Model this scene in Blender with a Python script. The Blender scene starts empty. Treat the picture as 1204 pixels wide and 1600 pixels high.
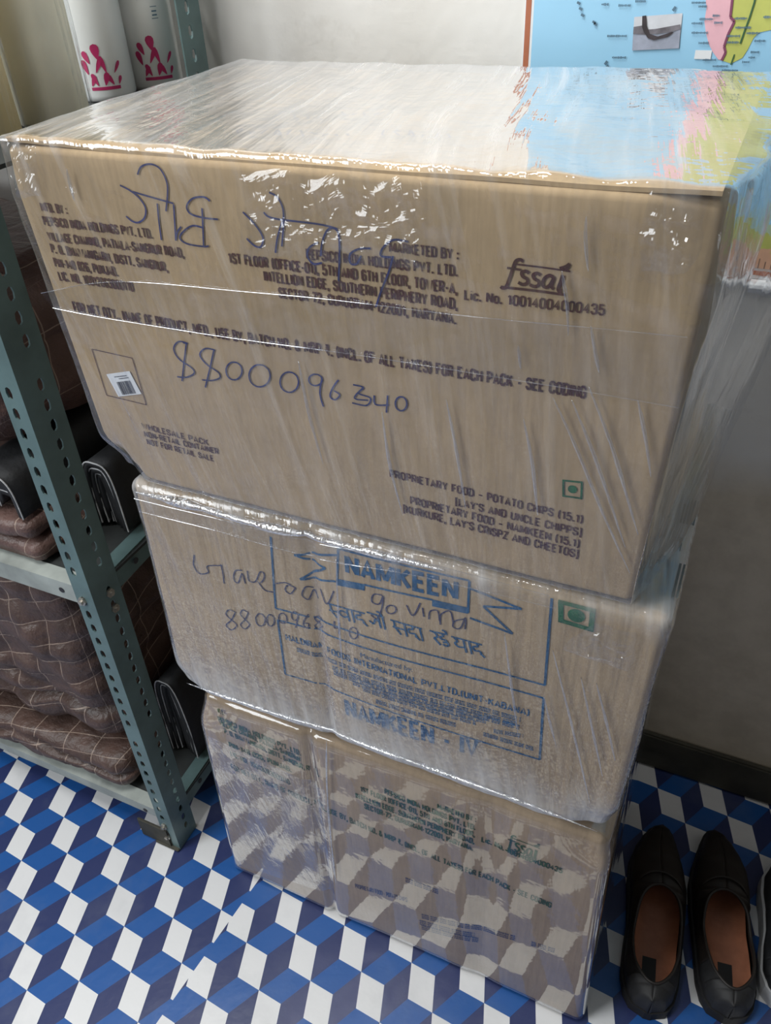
import bpy, bmesh, math, random
from mathutils import Vector, Matrix, noise

SC = bpy.context.scene
COL = SC.collection
# ------------------------------------------------------------------ camera
FPX = 1240.84
CAMR = Matrix(((0.90994268, -0.21990518, 0.35163338),
               (0.41249007, 0.56794856, -0.71224039),
               (-0.04308432, 0.79314321, 0.60750934)))
CAMZ = 1.25
cam = bpy.data.cameras.new('camera'); camo = bpy.data.objects.new('camera', cam); COL.objects.link(camo)
cam.sensor_fit = 'VERTICAL'; cam.sensor_height = 24.0; cam.sensor_width = 18.06
cam.lens = FPX / 1600 * 24.0
cam.clip_start = 0.02
camo.matrix_world = Matrix.Translation((0, 0, CAMZ)) @ CAMR.to_4x4()
SC.camera = camo
# ------------------------------------------------------------------ world, lights, exposure
world = bpy.data.worlds.new('room_light'); SC.world = world; world.use_nodes = True
bg = world.node_tree.nodes['Background']; bg.inputs[0].default_value = (1.0, 0.98, 0.95, 1); bg.inputs[1].default_value = 0.145
def area(name, loc, target, sx, sy, power, col):
    l = bpy.data.lights.new(name, 'AREA'); l.shape = 'RECTANGLE'; l.size = sx; l.size_y = sy; l.energy = power; l.color = col
    o = bpy.data.objects.new(name, l); COL.objects.link(o); o.location = loc
    o.rotation_euler = (Vector(target) - Vector(loc)).to_track_quat('-Z', 'Y').to_euler()
    return o
area('ceiling_tube_lamp', (-0.80, 0.36, 2.62), (-0.5, 0.5, 0.0), 1.2, 0.12, 44, (1.0, 0.985, 0.96))
area('front_left_fill', (-1.75, -1.0, 1.9), (-0.35, 0.5, 0.8), 0.9, 1.6, 40, (0.93, 0.97, 1.0))  # added soft fill for the carton fronts; no doorway is built
SC.view_settings.view_transform = 'Standard'; SC.view_settings.look = 'None'
SC.view_settings.exposure = 0.0; SC.view_settings.gamma = 1.0; SC.view_settings.use_curve_mapping = False

# ------------------------------------------------------------------ helpers
def ray(px, py):
    return CAMR @ Vector((px - 602, -(py - 800), -FPX))
def onY(px, py, y):
    d = ray(px, py); t = y / d.y; return Vector((d.x * t, y, CAMZ + d.z * t))
def onZ(px, py, z):
    d = ray(px, py); t = (z - CAMZ) / d.z; return Vector((d.x * t, d.y * t, z))
def lerp(a, b, t): return a + (b - a) * t
def clamp(v, a=0.0, b=1.0): return max(a, min(b, v))
def nz(x, y, z=0.0): return noise.noise(Vector((x, y, z)))

def mesh_obj(name, verts, faces, mat=None, parent=None, uvs=None, smooth=False):
    me = bpy.data.meshes.new(name); me.from_pydata([tuple(v) for v in verts], [], faces); me.update()
    if uvs is not None:
        l = me.uv_layers.new(name='UVMap')
        for lp in me.loops: l.data[lp.index].uv = uvs[lp.vertex_index]
    if smooth:
        me.polygons.foreach_set('use_smooth', [True] * len(me.polygons))
    o = bpy.data.objects.new(name, me); COL.objects.link(o)
    if mat: me.materials.append(mat)
    if parent: o.parent = parent
    return o
def bm_obj(name, bm, mat=None, parent=None, smooth=False):
    me = bpy.data.meshes.new(name); bm.normal_update(); bm.to_mesh(me); bm.free()
    if smooth: me.polygons.foreach_set('use_smooth', [True] * len(me.polygons))
    o = bpy.data.objects.new(name, me); COL.objects.link(o)
    if mat: me.materials.append(mat)
    if parent: o.parent = parent
    return o
def empty(name, loc=(0, 0, 0)):
    o = bpy.data.objects.new(name, None); COL.objects.link(o); o.location = loc; return o
def part(o, root):
    o.parent = root; o.matrix_parent_inverse = Matrix.Translation(-Vector(root.location)); return o
def tag(o, label, cat, group=None):
    o['label'] = label; o['category'] = cat
    if group: o['group'] = group
    return o

class MB:
    def __init__(s): s.v = []; s.f = []
    def add(s, vs, fs):
        n = len(s.v); s.v += [Vector(v) for v in vs]; s.f += [tuple(i + n for i in f) for f in fs]
    def box(s, lo, hi, bev=0.0):
        bm = bmesh.new(); bmesh.ops.create_cube(bm, size=1.0)
        for v in bm.verts:
            v.co = Vector([lo[i] + (v.co[i] + .5) * (hi[i] - lo[i]) for i in range(3)])
        if bev > 0: bmesh.ops.bevel(bm, geom=bm.edges[:], offset=bev, segments=2, affect='EDGES')
        bm.verts.index_update(); s.add([v.co.copy() for v in bm.verts], [[v.index for v in f.verts] for f in bm.faces]); bm.free()
    def tube(s, pts, r, n=8, closed=False, cap=True):
        pts = [Vector(p) for p in pts]; m = len(pts); rings = []
        up = Vector((0, 0, 1))
        for i, p in enumerate(pts):
            a = pts[(i - 1) % m] if (closed or i > 0) else p
            b = pts[(i + 1) % m] if (closed or i < m - 1) else p
            t = (b - a).normalized()
            u = t.cross(up)
            if u.length < 1e-3: u = t.cross(Vector((0, 1, 0)))
            u.normalize(); w = u.cross(t)
            rr = r[i] if isinstance(r, (list, tuple)) else r
            rings.append([p + (u * math.cos(2 * math.pi * k / n) + w * math.sin(2 * math.pi * k / n)) * rr for k in range(n)])
        vs = [v for rg in rings for v in rg]; fs = []
        for i in range(m if closed else m - 1):
            j = (i + 1) % m
            for k in range(n):
                fs.append((i * n + k, i * n + (k + 1) % n, j * n + (k + 1) % n, j * n + k))
        if cap and not closed:
            fs.append(tuple(range(n))[::-1]); fs.append(tuple((m - 1) * n + k for k in range(n)))
        s.add(vs, fs)
    def lathe(s, prof, c, n=40):
        c = Vector(c); vs = []; fs = []
        for r, z in prof:
            for k in range(n):
                a = 2 * math.pi * k / n; vs.append(c + Vector((r * math.cos(a), r * math.sin(a), z)))
        for i in range(len(prof) - 1):
            for k in range(n):
                fs.append((i * n + k, i * n + (k + 1) % n, (i + 1) * n + (k + 1) % n, (i + 1) * n + k))
        s.add(vs, fs)
    def build(s, name, mat=None, parent=None, smooth=False, root=None):
        o = mesh_obj(name, s.v, s.f, mat, None, None, smooth)
        if root is not None: part(o, root)
        elif parent is not None: o.parent = parent
        return o

def child_of(o, p, root):      # sub-part: keeps world placement below part p
    o.parent = p
    return o

# ------------------------------------------------------------------ materials
def new_mat(name):
    m = bpy.data.materials.new(name); m.use_nodes = True
    nt = m.node_tree; nt.nodes.clear()
    out = nt.nodes.new('ShaderNodeOutputMaterial')
    return m, nt, out
class NT:
    def __init__(s, nt): s.nt = nt
    def n(s, t, **k):
        nd = s.nt.nodes.new(t)
        for a, b in k.items(): setattr(nd, a, b)
        return nd
    def link(s, a, b): s.nt.links.new(a, b)
    def setin(s, node, idx, v):
        if isinstance(v, bpy.types.NodeSocket): s.link(v, node.inputs[idx])
        else: node.inputs[idx].default_value = v
    def math(s, op, a, b=None, c=None, cl=False):
        nd = s.n('ShaderNodeMath', operation=op); nd.use_clamp = cl
        s.setin(nd, 0, a)
        if b is not None: s.setin(nd, 1, b)
        if c is not None: s.setin(nd, 2, c)
        return nd.outputs[0]
    def mixc(s, f, a, b):
        nd = s.n('ShaderNodeMix', data_type='RGBA')
        s.setin(nd, 0, f); s.setin(nd, 6, a); s.setin(nd, 7, b); return nd.outputs[2]
    def ramp(s, f, stops):
        nd = s.n('ShaderNodeValToRGB'); s.link(f, nd.inputs[0]); e = nd.color_ramp.elements
        while len(e) < len(stops): e.new(0.5)
        for k, (p, c) in enumerate(stops): e[k].position = p; e[k].color = c if len(c) == 4 else (*c, 1)
        return nd.outputs[0]
    def noise(s, vec, scale, detail=3, rough=.5, dist=0):
        nd = s.n('ShaderNodeTexNoise'); s.link(vec, nd.inputs['Vector'])
        nd.inputs['Scale'].default_value = scale; nd.inputs['Detail'].default_value = detail
        nd.inputs['Roughness'].default_value = rough; nd.inputs['Distortion'].default_value = dist
        return nd.outputs['Fac']
    def mapping(s, vec, scale=(1, 1, 1), rot=(0, 0, 0), loc=(0, 0, 0)):
        nd = s.n('ShaderNodeMapping'); s.link(vec, nd.inputs[0])
        nd.inputs['Scale'].default_value = scale; nd.inputs['Rotation'].default_value = rot; nd.inputs['Location'].default_value = loc
        return nd.outputs[0]
    def bump(s, h, strength, dist, normal=None):
        nd = s.n('ShaderNodeBump'); s.link(h, nd.inputs['Height']); nd.inputs['Strength'].default_value = strength
        nd.inputs['Distance'].default_value = dist
        if normal: s.link(normal, nd.inputs['Normal'])
        return nd.outputs[0]
    def bsdf(s, color, rough=.5, normal=None, **k):
        nd = s.n('ShaderNodeBsdfPrincipled'); s.setin(nd, 'Base Color', color if isinstance(color, bpy.types.NodeSocket) else (*color, 1))
        s.setin(nd, 'Roughness', rough)
        if normal: s.link(normal, nd.inputs['Normal'])
        for a, b in k.items(): s.setin(nd, a.replace('_', ' '), b)
        return nd
def simple(name, color, rough=.5, var=.0, scale=30, bump=0.0, **k):
    m, nt, out = new_mat(name); N = NT(nt)
    pos = N.n('ShaderNodeNewGeometry').outputs['Position']
    f = N.noise(pos, scale, 4, .6)
    c0 = tuple(c * (1 - var) for c in color) + (1,); c1 = tuple(min(1, c * (1 + var)) for c in color) + (1,)
    c = N.ramp(f, [(.3, c0), (.7, c1)])
    nrm = N.bump(N.noise(pos, scale * 4, 3), .4, bump) if bump else None
    b = N.bsdf(c, rough, nrm, **k); nt.links.new(b.outputs[0], out.inputs[0]); return m

def cardboard_mat(name, tone, ribs=.25):
    m, nt, out = new_mat(name); N = NT(nt)
    pos = N.n('ShaderNodeNewGeometry').outputs['Position']
    n1 = N.noise(pos, 9, 4, .6); n2 = N.noise(N.mapping(pos, (260, 260, 30)), 1.0, 2)
    spots = N.noise(pos, 140, 2, .7)
    f = N.math('ADD', N.math('MULTIPLY', n1, .55), N.math('ADD', N.math('MULTIPLY', n2, .3), N.math('MULTIPLY', spots, .15)))
    a = tuple(t * .80 for t in tone); b = tuple(min(1, t * 1.15) for t in tone)
    c = N.ramp(f, [(.3, a), (.7, b)])
    rib = N.noise(N.mapping(pos, (95, 20, 1.2)), 1.0, 2)
    nrm = N.bump(rib, ribs, .004)
    bs = N.bsdf(c, .8, nrm, Specular_IOR_Level=.2); nt.links.new(bs.outputs[0], out.inputs[0]); return m

def film_mat(name, haze=.10, slant=.16, f0=.07, power=3.2, freq=120, bstr=.55, low=None, rough=.055):
    """thin clear stretch film: clear sheet with angle-dependent gloss, stretch streaks and milky stretch marks"""
    m, nt, out = new_mat(name); N = NT(nt)
    uv = N.n('ShaderNodeUVMap', uv_map='UVMap').outputs[0]
    sp = N.n('ShaderNodeSeparateXYZ'); N.link(uv, sp.inputs[0]); u, v = sp.outputs[0], sp.outputs[1]
    wob = N.math('MULTIPLY', N.noise(uv, 2.2, 1), .07)
    us = N.math('ADD', N.math('ADD', u, N.math('MULTIPLY', v, slant)), wob)
    def streak(fu, fv, off):
        cb = N.n('ShaderNodeCombineXYZ'); N.link(N.math('MULTIPLY', us, fu), cb.inputs[0]); N.link(N.math('MULTIPLY', v, fv), cb.inputs[1]); cb.inputs[2].default_value = off
        return N.noise(cb.outputs[0], 1.0, 3, .55)
    s1 = streak(freq, 4.5, 0); s2 = streak(freq * .35, 3.0, 7.1); s3 = N.noise(uv, 22, 3, .6)
    h = N.math('ADD', N.math('MULTIPLY', s1, .30), N.math('ADD', N.math('MULTIPLY', s2, .9), N.math('MULTIPLY', s3, .5)))
    nrm = N.bump(h, bstr, .012)
    geo = N.n('ShaderNodeNewGeometry')
    dt = N.n('ShaderNodeVectorMath', operation='DOT_PRODUCT'); N.link(nrm, dt.inputs[0]); N.link(geo.outputs['Incoming'], dt.inputs[1])
    cs = N.math('ABSOLUTE', dt.outputs['Value'])
    fr = N.math('POWER', N.math('SUBTRACT', 1.0, cs, cl=True), 5.0)
    fr = N.math('ADD', N.math('MULTIPLY', fr, 1 - f0), f0, cl=True)
    # several layers of film: what is not reflected by one layer can be by the next
    fr = N.math('SUBTRACT', 1.0, N.math('POWER', N.math('SUBTRACT', 1.0, fr), power))
    gl = N.n('ShaderNodeBsdfGlossy'); gl.inputs['Roughness'].default_value = rough; N.link(nrm, gl.inputs['Normal'])
    gl.inputs['Color'].default_value = (.97, .98, 1, 1)
    tr = N.n('ShaderNodeBsdfTransparent'); tr.inputs[0].default_value = (.975, .98, .985, 1)
    df = N.n('ShaderNodeBsdfDiffuse'); df.inputs[0].default_value = (.82, .84, .87, 1)
    tl = N.n('ShaderNodeBsdfTranslucent'); tl.inputs[0].default_value = (.82, .84, .87, 1)
    milk = N.n('ShaderNodeMixShader'); milk.inputs[0].default_value = .4; N.link(df.outputs[0], milk.inputs[1]); N.link(tl.outputs[0], milk.inputs[2])
    marks = N.ramp(s1, [(.50, (0, 0, 0)), (.72, (1, 1, 1))])
    patch = N.ramp(s2, [(.40, (0, 0, 0)), (.66, (1, 1, 1))])
    hz = N.math('MULTIPLY', N.math('MULTIPLY', marks, patch), haze * 2.6)
    hz = N.math('ADD', hz, haze * .12)
    if low is not None:      # extra milkiness over spans of v for gathered film, milky lid, painted highlight: (v0, v1, strength)
        for (v0, v1, st) in low:
            mr = N.n('ShaderNodeMapRange'); N.link(N.math('ADD', v, N.math('MULTIPLY', N.math('SUBTRACT', s2, .5), .10)), mr.inputs[0])
            mr.inputs[1].default_value = v0; mr.inputs[2].default_value = v1; mr.inputs[3].default_value = st; mr.inputs[4].default_value = 0
            hz = N.math('ADD', hz, N.math('MULTIPLY', mr.outputs[0], N.math('ADD', N.math('MULTIPLY', s1, 1.3), .1)))
    m1 = N.n('ShaderNodeMixShader'); N.link(fr, m1.inputs[0]); N.link(tr.outputs[0], m1.inputs[1]); N.link(gl.outputs[0], m1.inputs[2])
    m2 = N.n('ShaderNodeMixShader'); N.link(N.math('MINIMUM', hz, .85), m2.inputs[0]); N.link(m1.outputs[0], m2.inputs[1]); N.link(milk.outputs[0], m2.inputs[2])
    N.link(m2.outputs[0], out.inputs[0]); return m

def vinyl_mat(name, ox, oy):
    """printed vinyl: lattice of rhombi in three colours that read as stacked cubes"""
    m, nt, out = new_mat(name); N = NT(nt)
    pos = N.n('ShaderNodeNewGeometry').outputs['Position']
    sp = N.n('ShaderNodeSeparateXYZ'); N.link(pos, sp.inputs[0])
    x = N.math('SUBTRACT', sp.outputs[0], ox); y = N.math('SUBTRACT', sp.outputs[1], oy)
    ux, uy, vx, vy = .0530, -.0500, .0632, .0410
    det = ux * vy - vx * uy
    s = N.math('ADD', N.math('MULTIPLY', x, vy / det), N.math('MULTIPLY', y, -vx / det))
    t = N.math('ADD', N.math('MULTIPLY', x, -uy / det), N.math('MULTIPLY', y, ux / det))
    s = N.math('FRACT', s); t = N.math('FRACT', t)
    flip = N.math('GREATER_THAN', N.math('ADD', s, t), 1.0)
    def fl(a): return N.math('ADD', a, N.math('MULTIPLY', flip, N.math('SUBTRACT', 1.0, N.math('MULTIPLY', a, 2.0))))
    s, t = fl(s), fl(t)
    white = N.math('MULTIPLY', N.math('LESS_THAN', t, s), N.math('LESS_THAN', N.math('ADD', s, N.math('MULTIPLY', t, 2.0)), 1.0))
    light = N.math('MULTIPLY', N.math('GREATER_THAN', t, s), N.math('LESS_THAN', N.math('ADD', t, N.math('MULTIPLY', s, 2.0)), 1.0))
    dirt = N.noise(pos, 6, 5, .65)
    c = N.mixc(light, (.022, .034, .115, 1), (.012, .085, .30, 1))
    c = N.mixc(white, c, (.68, .69, .70, 1))
    c = N.mixc(N.math('MULTIPLY', N.ramp(dirt, [(.5, (0, 0, 0)), (.8, (1, 1, 1))]), .25), c, (.20, .22, .26, 1))
    nrm = N.bump(N.noise(pos, 45, 3), .12, .004)
    b = N.bsdf(c, .38, nrm, Specular_IOR_Level=.45); N.link(b.outputs[0], out.inputs[0]); return m

def quilt_mat(name, tone, cu, cv, shear, stitch=(.33, .25, .20)):
    m, nt, out = new_mat(name); N = NT(nt)
    uv = N.n('ShaderNodeUVMap', uv_map='UVMap').outputs[0]
    sp = N.n('ShaderNodeSeparateXYZ'); N.link(uv, sp.inputs[0]); u, v = sp.outputs[0], sp.outputs[1]
    wob = N.math('MULTIPLY', N.math('SUBTRACT', N.noise(uv, 9, 3), .5), .012)
    u1 = N.math('ADD', u, wob); v1 = N.math('ADD', N.math('SUBTRACT', v, N.math('MULTIPLY', u, shear)), wob)
    fu = N.math('PINGPONG', u1, cu / 2); fv = N.math('PINGPONG', v1, cv / 2)
    d = N.math('MINIMUM', fu, fv)
    line = N.math('LESS_THAN', d, .0008)
    pos = N.n('ShaderNodeNewGeometry').outputs['Position']
    a = tuple(t * .7 for t in tone); b = tuple(t * 1.3 for t in tone)
    c = N.ramp(N.noise(pos, 25, 3), [(.3, a), (.7, b)])
    c = N.mixc(N.math('MULTIPLY', line, .8), c, (*stitch, 1))
    nrm = N.bump(N.noise(pos, 38, 4, .6), .5, .012)
    bs = N.bsdf(c, .48, nrm, Sheen_Weight=.0); N.link(bs.outputs[0], out.inputs[0]); return m

M = {}
M['card1'] = cardboard_mat('kraft_cardboard', (.46, .340, .205))
M['card2'] = cardboard_mat('ribbed_cardboard', (.44, .330, .205), .6)
M['card3'] = cardboard_mat('grey_brown_cardboard', (.41, .31, .21), .35)
M['edge'] = simple('cut_board_edge', (.14, .095, .06), .9, .3, 120)
M['ink'] = simple('maroon_print', (.070, .020, .016), .7, .35, 160)
M['blue'] = simple('blue_print', (.008, .085, .20), .7, .35, 120)
M['green'] = simple('green_print', (.012, .115, .040), .7, .35, 120)
M['faded'] = simple('faded_green_print', (.022, .075, .022), .8, .5, 90)
M['lidtext'] = simple('pale_grey_print', (.20, .21, .20), .8, .3)
M['pen'] = simple('pen_ink', (.022, .030, .145), .5, .4, 60)
M['pen2'] = simple('dark_pen_ink', (.030, .030, .085), .5, .4, 60)
M['white'] = simple('white_paper', (.78, .80, .82), .6, .04)
M['black'] = simple('black_print', (.02, .02, .024), .6, .2)
M['film1'] = film_mat('stretch_film', .10, .20, .03, 4.0, 100, .34, low=[(1.13, 1.112, .22)])
M['film2'] = film_mat('stretch_film_tucked', .08, .14, .03, 3.2, 100, .32, low=[(.472, .550, .85), (.795, .765, .55)])  # gathered film at the bottom; upper band paints the bunched edge's highlight
M['film3'] = film_mat('stretch_film_slack', .05, .05, .03, 2.7, 40, .07, rough=.045)
M['band'] = film_mat('tape_film', .015, .02, .03, 1.2, 30, .2)
M['fold'] = film_mat('film_fold', .42, .1, .05, 6.0, 150, .8)
M['crease'] = film_mat('film_crease', .11, .1, .05, 5.0, 150, .5)
M['film_flap'] = film_mat('loose_film', .05, .3, .04, 1.6, 70, .3)
M['steel'] = simple('grey_green_painted_steel', (.115, .185, .185), .42, .18, 18, .0006, Metallic=.15)
M['steel_worn'] = simple('worn_painted_steel', (.30, .33, .31), .5, .3, 14, .0008)
M['bolt'] = simple('zinc_bolt', (.38, .36, .32), .35, .3, 60, 0, Metallic=.8)
M['shelf'] = simple('dark_shelf_sheet', (.022, .026, .026), .7, .2)
M['quilt'] = quilt_mat('brown_quilted_satin', (.075, .044, .035), .058, .040, .28)
M['quilt2'] = quilt_mat('mauve_brown_quilted_satin', (.110, .064, .054), .110, .085, .10)
M['darkcloth'] = simple('black_cloth', (.010, .011, .013), .7, .3, 40, .002)
M['piping'] = simple('grey_white_piping', (.42, .43, .44), .6, .3, 80)
M['loafer'] = simple('black_brown_leather', (.014, .010, .008), .55, .3, 30, .001)
M['loafer_heel'] = simple('grey_black_leather', (.016, .016, .017), .62, .3, 30, .001)
M['insole'] = simple('tan_leather_insole', (.33, .125, .065), .55, .25, 25, .001)
M['sole'] = simple('black_rubber', (.010, .010, .011), .7, .2)
M['rim'] = simple('white_rubber', (.55, .56, .57), .6, .12, 25)
M['base'] = simple('dark_olive_skirting', (.050, .048, .036), .7, .4, 14, .002)
M['pink'] = simple('magenta_print', (.46, .018, .115), .5, .1)
M['pack'] = simple('white_plastic_pack', (.86, .87, .85), .3, .04, 8)
M['cream'] = simple('cream_paper_roll', (.84, .80, .64), .5, .1, 10)
M['tan'] = simple('tan_paper_roll', (.72, .57, .30), .5, .15, 10)
M['clear'] = film_mat('clear_bag', .07, .0, .03, .9, 60, .8)

def wall_mat():
    m, nt, out = new_mat('white_plaster'); N = NT(nt)
    pos = N.n('ShaderNodeNewGeometry').outputs['Position']
    a = N.noise(pos, 3.0, 5, .6); b = N.noise(N.mapping(pos, (1, 1, 1)), 16, 4, .7)
    c = N.ramp(a, [(.3, (.66, .645, .60)), (.65, (.78, .775, .75))])
    st = N.ramp(b, [(.60, (0, 0, 0)), (.78, (1, 1, 1))])
    c = N.mixc(N.math('MULTIPLY', st, .22), c, (.34, .31, .26, 1))
    # lower half toned grey-brown: the stack's cast shadow painted into the wall colour
    sp = N.n('ShaderNodeSeparateXYZ'); N.link(pos, sp.inputs[0])
    mr = N.n('ShaderNodeMapRange'); N.link(N.math('ADD', sp.outputs[2], N.math('MULTIPLY', N.math('SUBTRACT', a, .5), .10)), mr.inputs[0])
    mr.inputs[1].default_value = .66; mr.inputs[2].default_value = .60; mr.inputs[3].default_value = 0; mr.inputs[4].default_value = 1
    d = N.ramp(b, [(.35, (.47, .40, .29)), (.7, (.62, .54, .41))])
    c = N.mixc(N.math('MULTIPLY', mr.outputs[0], .8), c, d)
    nrm = N.bump(N.noise(pos, 30, 5, .6), .25, .004)
    bs = N.bsdf(c, .85, nrm, Specular_IOR_Level=.15); N.link(bs.outputs[0], out.inputs[0]); return m
M['wall'] = wall_mat()

# ------------------------------------------------------------------ setting
WY = 0.9625
mb = MB(); mb.box((-3.0, WY, -.02), (3.0, WY + .12, 2.9)); w = mb.build('wall_back', M['wall']); w['kind'] = 'structure'
mb = MB(); mb.box((-3.0, WY - .012, 0.002), (3.0, WY, .085), .003); b = mb.build('baseboard_back', M['base']); b['kind'] = 'structure'
mb = MB(); mb.box((-3.0, -2.6, -.06), (3.0, WY + .12, -.004)); fl = mb.build('floor', simple('concrete', (.2, .2, .19), .9, .2)); fl['kind'] = 'structure'
# two printed vinyl sheets, the right one lying over the edge of the left one
def seam_x(y): return -.5312 + (y - .286) * (.0139 / .138)
ys = [-2.6 + i * (WY + 2.6) / 40 for i in range(41)]
def sheet(name, left, ox, oy, ztop):
    vs = []; fs = []
    for y in ys:
        xa, xb = (-3.0, seam_x(y) + .01) if left else (seam_x(y), 3.0)
        for (x, z) in ((xa, -.004), (xa, ztop), (xb, ztop), (xb, -.004)): vs.append((x, y, z))
    for i in range(40):
        a = i * 4
        for k in range(3): fs.append((a + k, a + 4 + k, a + 5 + k, a + k + 1))
    o = mesh_obj(name, vs, fs, vinyl_mat(name + '_print', ox, oy)); o.parent = fl; return o
sheet('vinyl_sheet', True, -.719, .398, -.0012)
sheet('vinyl_sheet', False, -.465, .494, 0.0)

# ------------------------------------------------------------------ rounded box generator
def axis_coords(lo, hi, r, n):
    inner = [lo + r + (hi - lo - 2 * r) * i / n for i in range(n + 1)]
    return [lo, lo + r * .35, lo + r * .7] + inner + [hi - r * .7, hi - r * .35, hi]
def rbox(lo, hi, r, n, fn=None):
    """closed rounded box; returns verts, faces, uvs (metres) ; fn(p, nrm) -> p"""
    X, Y, Z = (axis_coords(lo[i], hi[i], r, n[i]) for i in range(3))
    idx = {}; verts = []; uvs = []; faces = []
    def vid(p, uv):
        k = (round(p[0], 5), round(p[1], 5), round(p[2], 5))
        if k in idx: return idx[k]
        c = Vector([clamp(p[i], lo[i] + r, hi[i] - r) for i in range(3)]); d = Vector(p) - c
        if d.length > 1e-9: nn = d.normalized(); q = c + nn * r
        else: nn = Vector((0, 0, 1)); q = c
        if fn: q = fn(q, nn)
        idx[k] = len(verts); verts.append(q); uvs.append(uv); return idx[k]
    def grid(A, B, mk, uvf, flip):
        for i in range(len(A) - 1):
            for j in range(len(B) - 1):
                q = [(A[i], B[j]), (A[i + 1], B[j]), (A[i + 1], B[j + 1]), (A[i], B[j + 1])]
                f = [vid(mk(*e), uvf(*e)) for e in q]
                if len(set(f)) == 4: faces.append(tuple(f[::-1]) if flip else tuple(f))
    grid(X, Z, lambda a, b: (a, lo[1], b), lambda a, b: (a, b), False)
    grid(X, Y, lambda a, b: (a, b, hi[2]), lambda a, b: (a, hi[2] + b - lo[1]), False)
    grid(Y, Z, lambda a, b: (hi[0], a, b), lambda a, b: (hi[0] + a - lo[1], b), False)
    grid(Y, Z, lambda a, b: (lo[0], a, b), lambda a, b: (lo[0] - a + lo[1], b), True)
    grid(X, Z, lambda a, b: (a, hi[1], b), lambda a, b: (a, b + 2), True)
    grid(X, Y, lambda a, b: (a, b, lo[2]), lambda a, b: (a, lo[2] - b + lo[1]), True)
    return verts, faces, uvs

YF = 0.4970      # front plane of the stack
YB = 0.862
class Carton:
    def __init__(s, z0, z1, xl0, xl1, xr0, xr1, seed, groove=None, bulge=.004, crush=None):
        s.z0, s.z1, s.xl0, s.xl1, s.xr0, s.xr1 = z0, z1, xl0, xl1, xr0, xr1
        s.seed = seed; s.groove = groove; s.bulge = bulge; s.crush = crush
    def tz(s, z): return clamp((z - s.z0) / (s.z1 - s.z0))
    def xl(s, z): return lerp(s.xl0, s.xl1, s.tz(z))
    def xr(s, z): return lerp(s.xr0, s.xr1, s.tz(z))
    def disp(s, x, z):
        u = clamp((x - s.xl(z)) / (s.xr(z) - s.xl(z))); t = s.tz(z)
        d = -s.bulge * math.sin(math.pi * u) * math.sin(math.pi * t)
        d += .0022 * nz(x * 7 + s.seed, z * 7, 1.3) * min(1, 6 * u, 6 * (1 - u))
        if s.groove is not None:
            for (gx, w, dep) in s.groove:
                d += dep * math.exp(-((x - gx - .01 * (z - s.z0)) / w) ** 2)
        return d
    def front(s, x, z): return YF + s.disp(x, z)
    def fn(s, off=0.0, wr=None):
        def f(p, n):
            # p lives in the unit frame x in [0,1] scaled by mean width
            z = p.z; u = (p.x - s.xm0) / (s.xm1 - s.xm0)
            x = lerp(s.xl(z), s.xr(z), u) if 0 <= u <= 1 else (s.xl(z) + (p.x - s.xm0) if u < 0 else s.xr(z) + (p.x - s.xm1))
            q = Vector((x, p.y, z))
            wy = clamp((.68 - q.y) / (.68 - YF))
            q.y += s.disp(x, z) * wy
            if s.crush:
                for (cx, cz, rad, dx, dz, dy) in s.crush:
                    k = max(0, 1 - math.hypot(x - cx, z - cz) / rad) * wy
                    k = k * k * (3 - 2 * k)
                    q += Vector((dx * k, dy * k, dz * k))
            if wr: q = wr(q, n)
            return q
        return f
    def build(s, root, mat, off, r, n, name, wr=None, zpad=None, ztop=None):
        s.xm0 = (s.xl0 + s.xl1) / 2; s.xm1 = (s.xr0 + s.xr1) / 2
        zp = off if zpad is None else zpad
        lo = (s.xm0 - off, YF - off, s.z0 - zp); hi = (s.xm1 + off, YB + off, s.z1 + (zp if ztop is None else ztop))
        v, f, uv = rbox(lo, hi, r, n, s.fn(off, wr))
        o = mesh_obj(name, v, f, mat, None, uv, True); part(o, root); return o

C1 = Carton(.793, 1.1095, -.556, -.575, -.029, -.0190, 1.0, bulge=.003,
            crush=[(-.556, .793, .05, .018, .012, .006), (-.575, 1.1095, .04, .002, -.002, .003), (-.019, 1.1095, .05, -.002, -.003, .005)])
C2 = Carton(.460, .786, -.552, -.538, -.005, .003, 4.0, groove=[(-.333, .006, .004), (-.345, .05, .003)], bulge=.004,
            crush=[(-.552, .46, .05, .006, .006, .006), (-.005, .46, .06, -.008, .006, .008)])
C3 = Carton(.003, .452, -.557, -.536, .014, -.002, 9.0, groove=[(-.372, .005, .007), (-.135, .02, .003)], bulge=.004,
            crush=[(-.536, .452, .07, .012, -.004, .006), (-.002, .452, .06, -.006, -.012, .008)])

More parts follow.
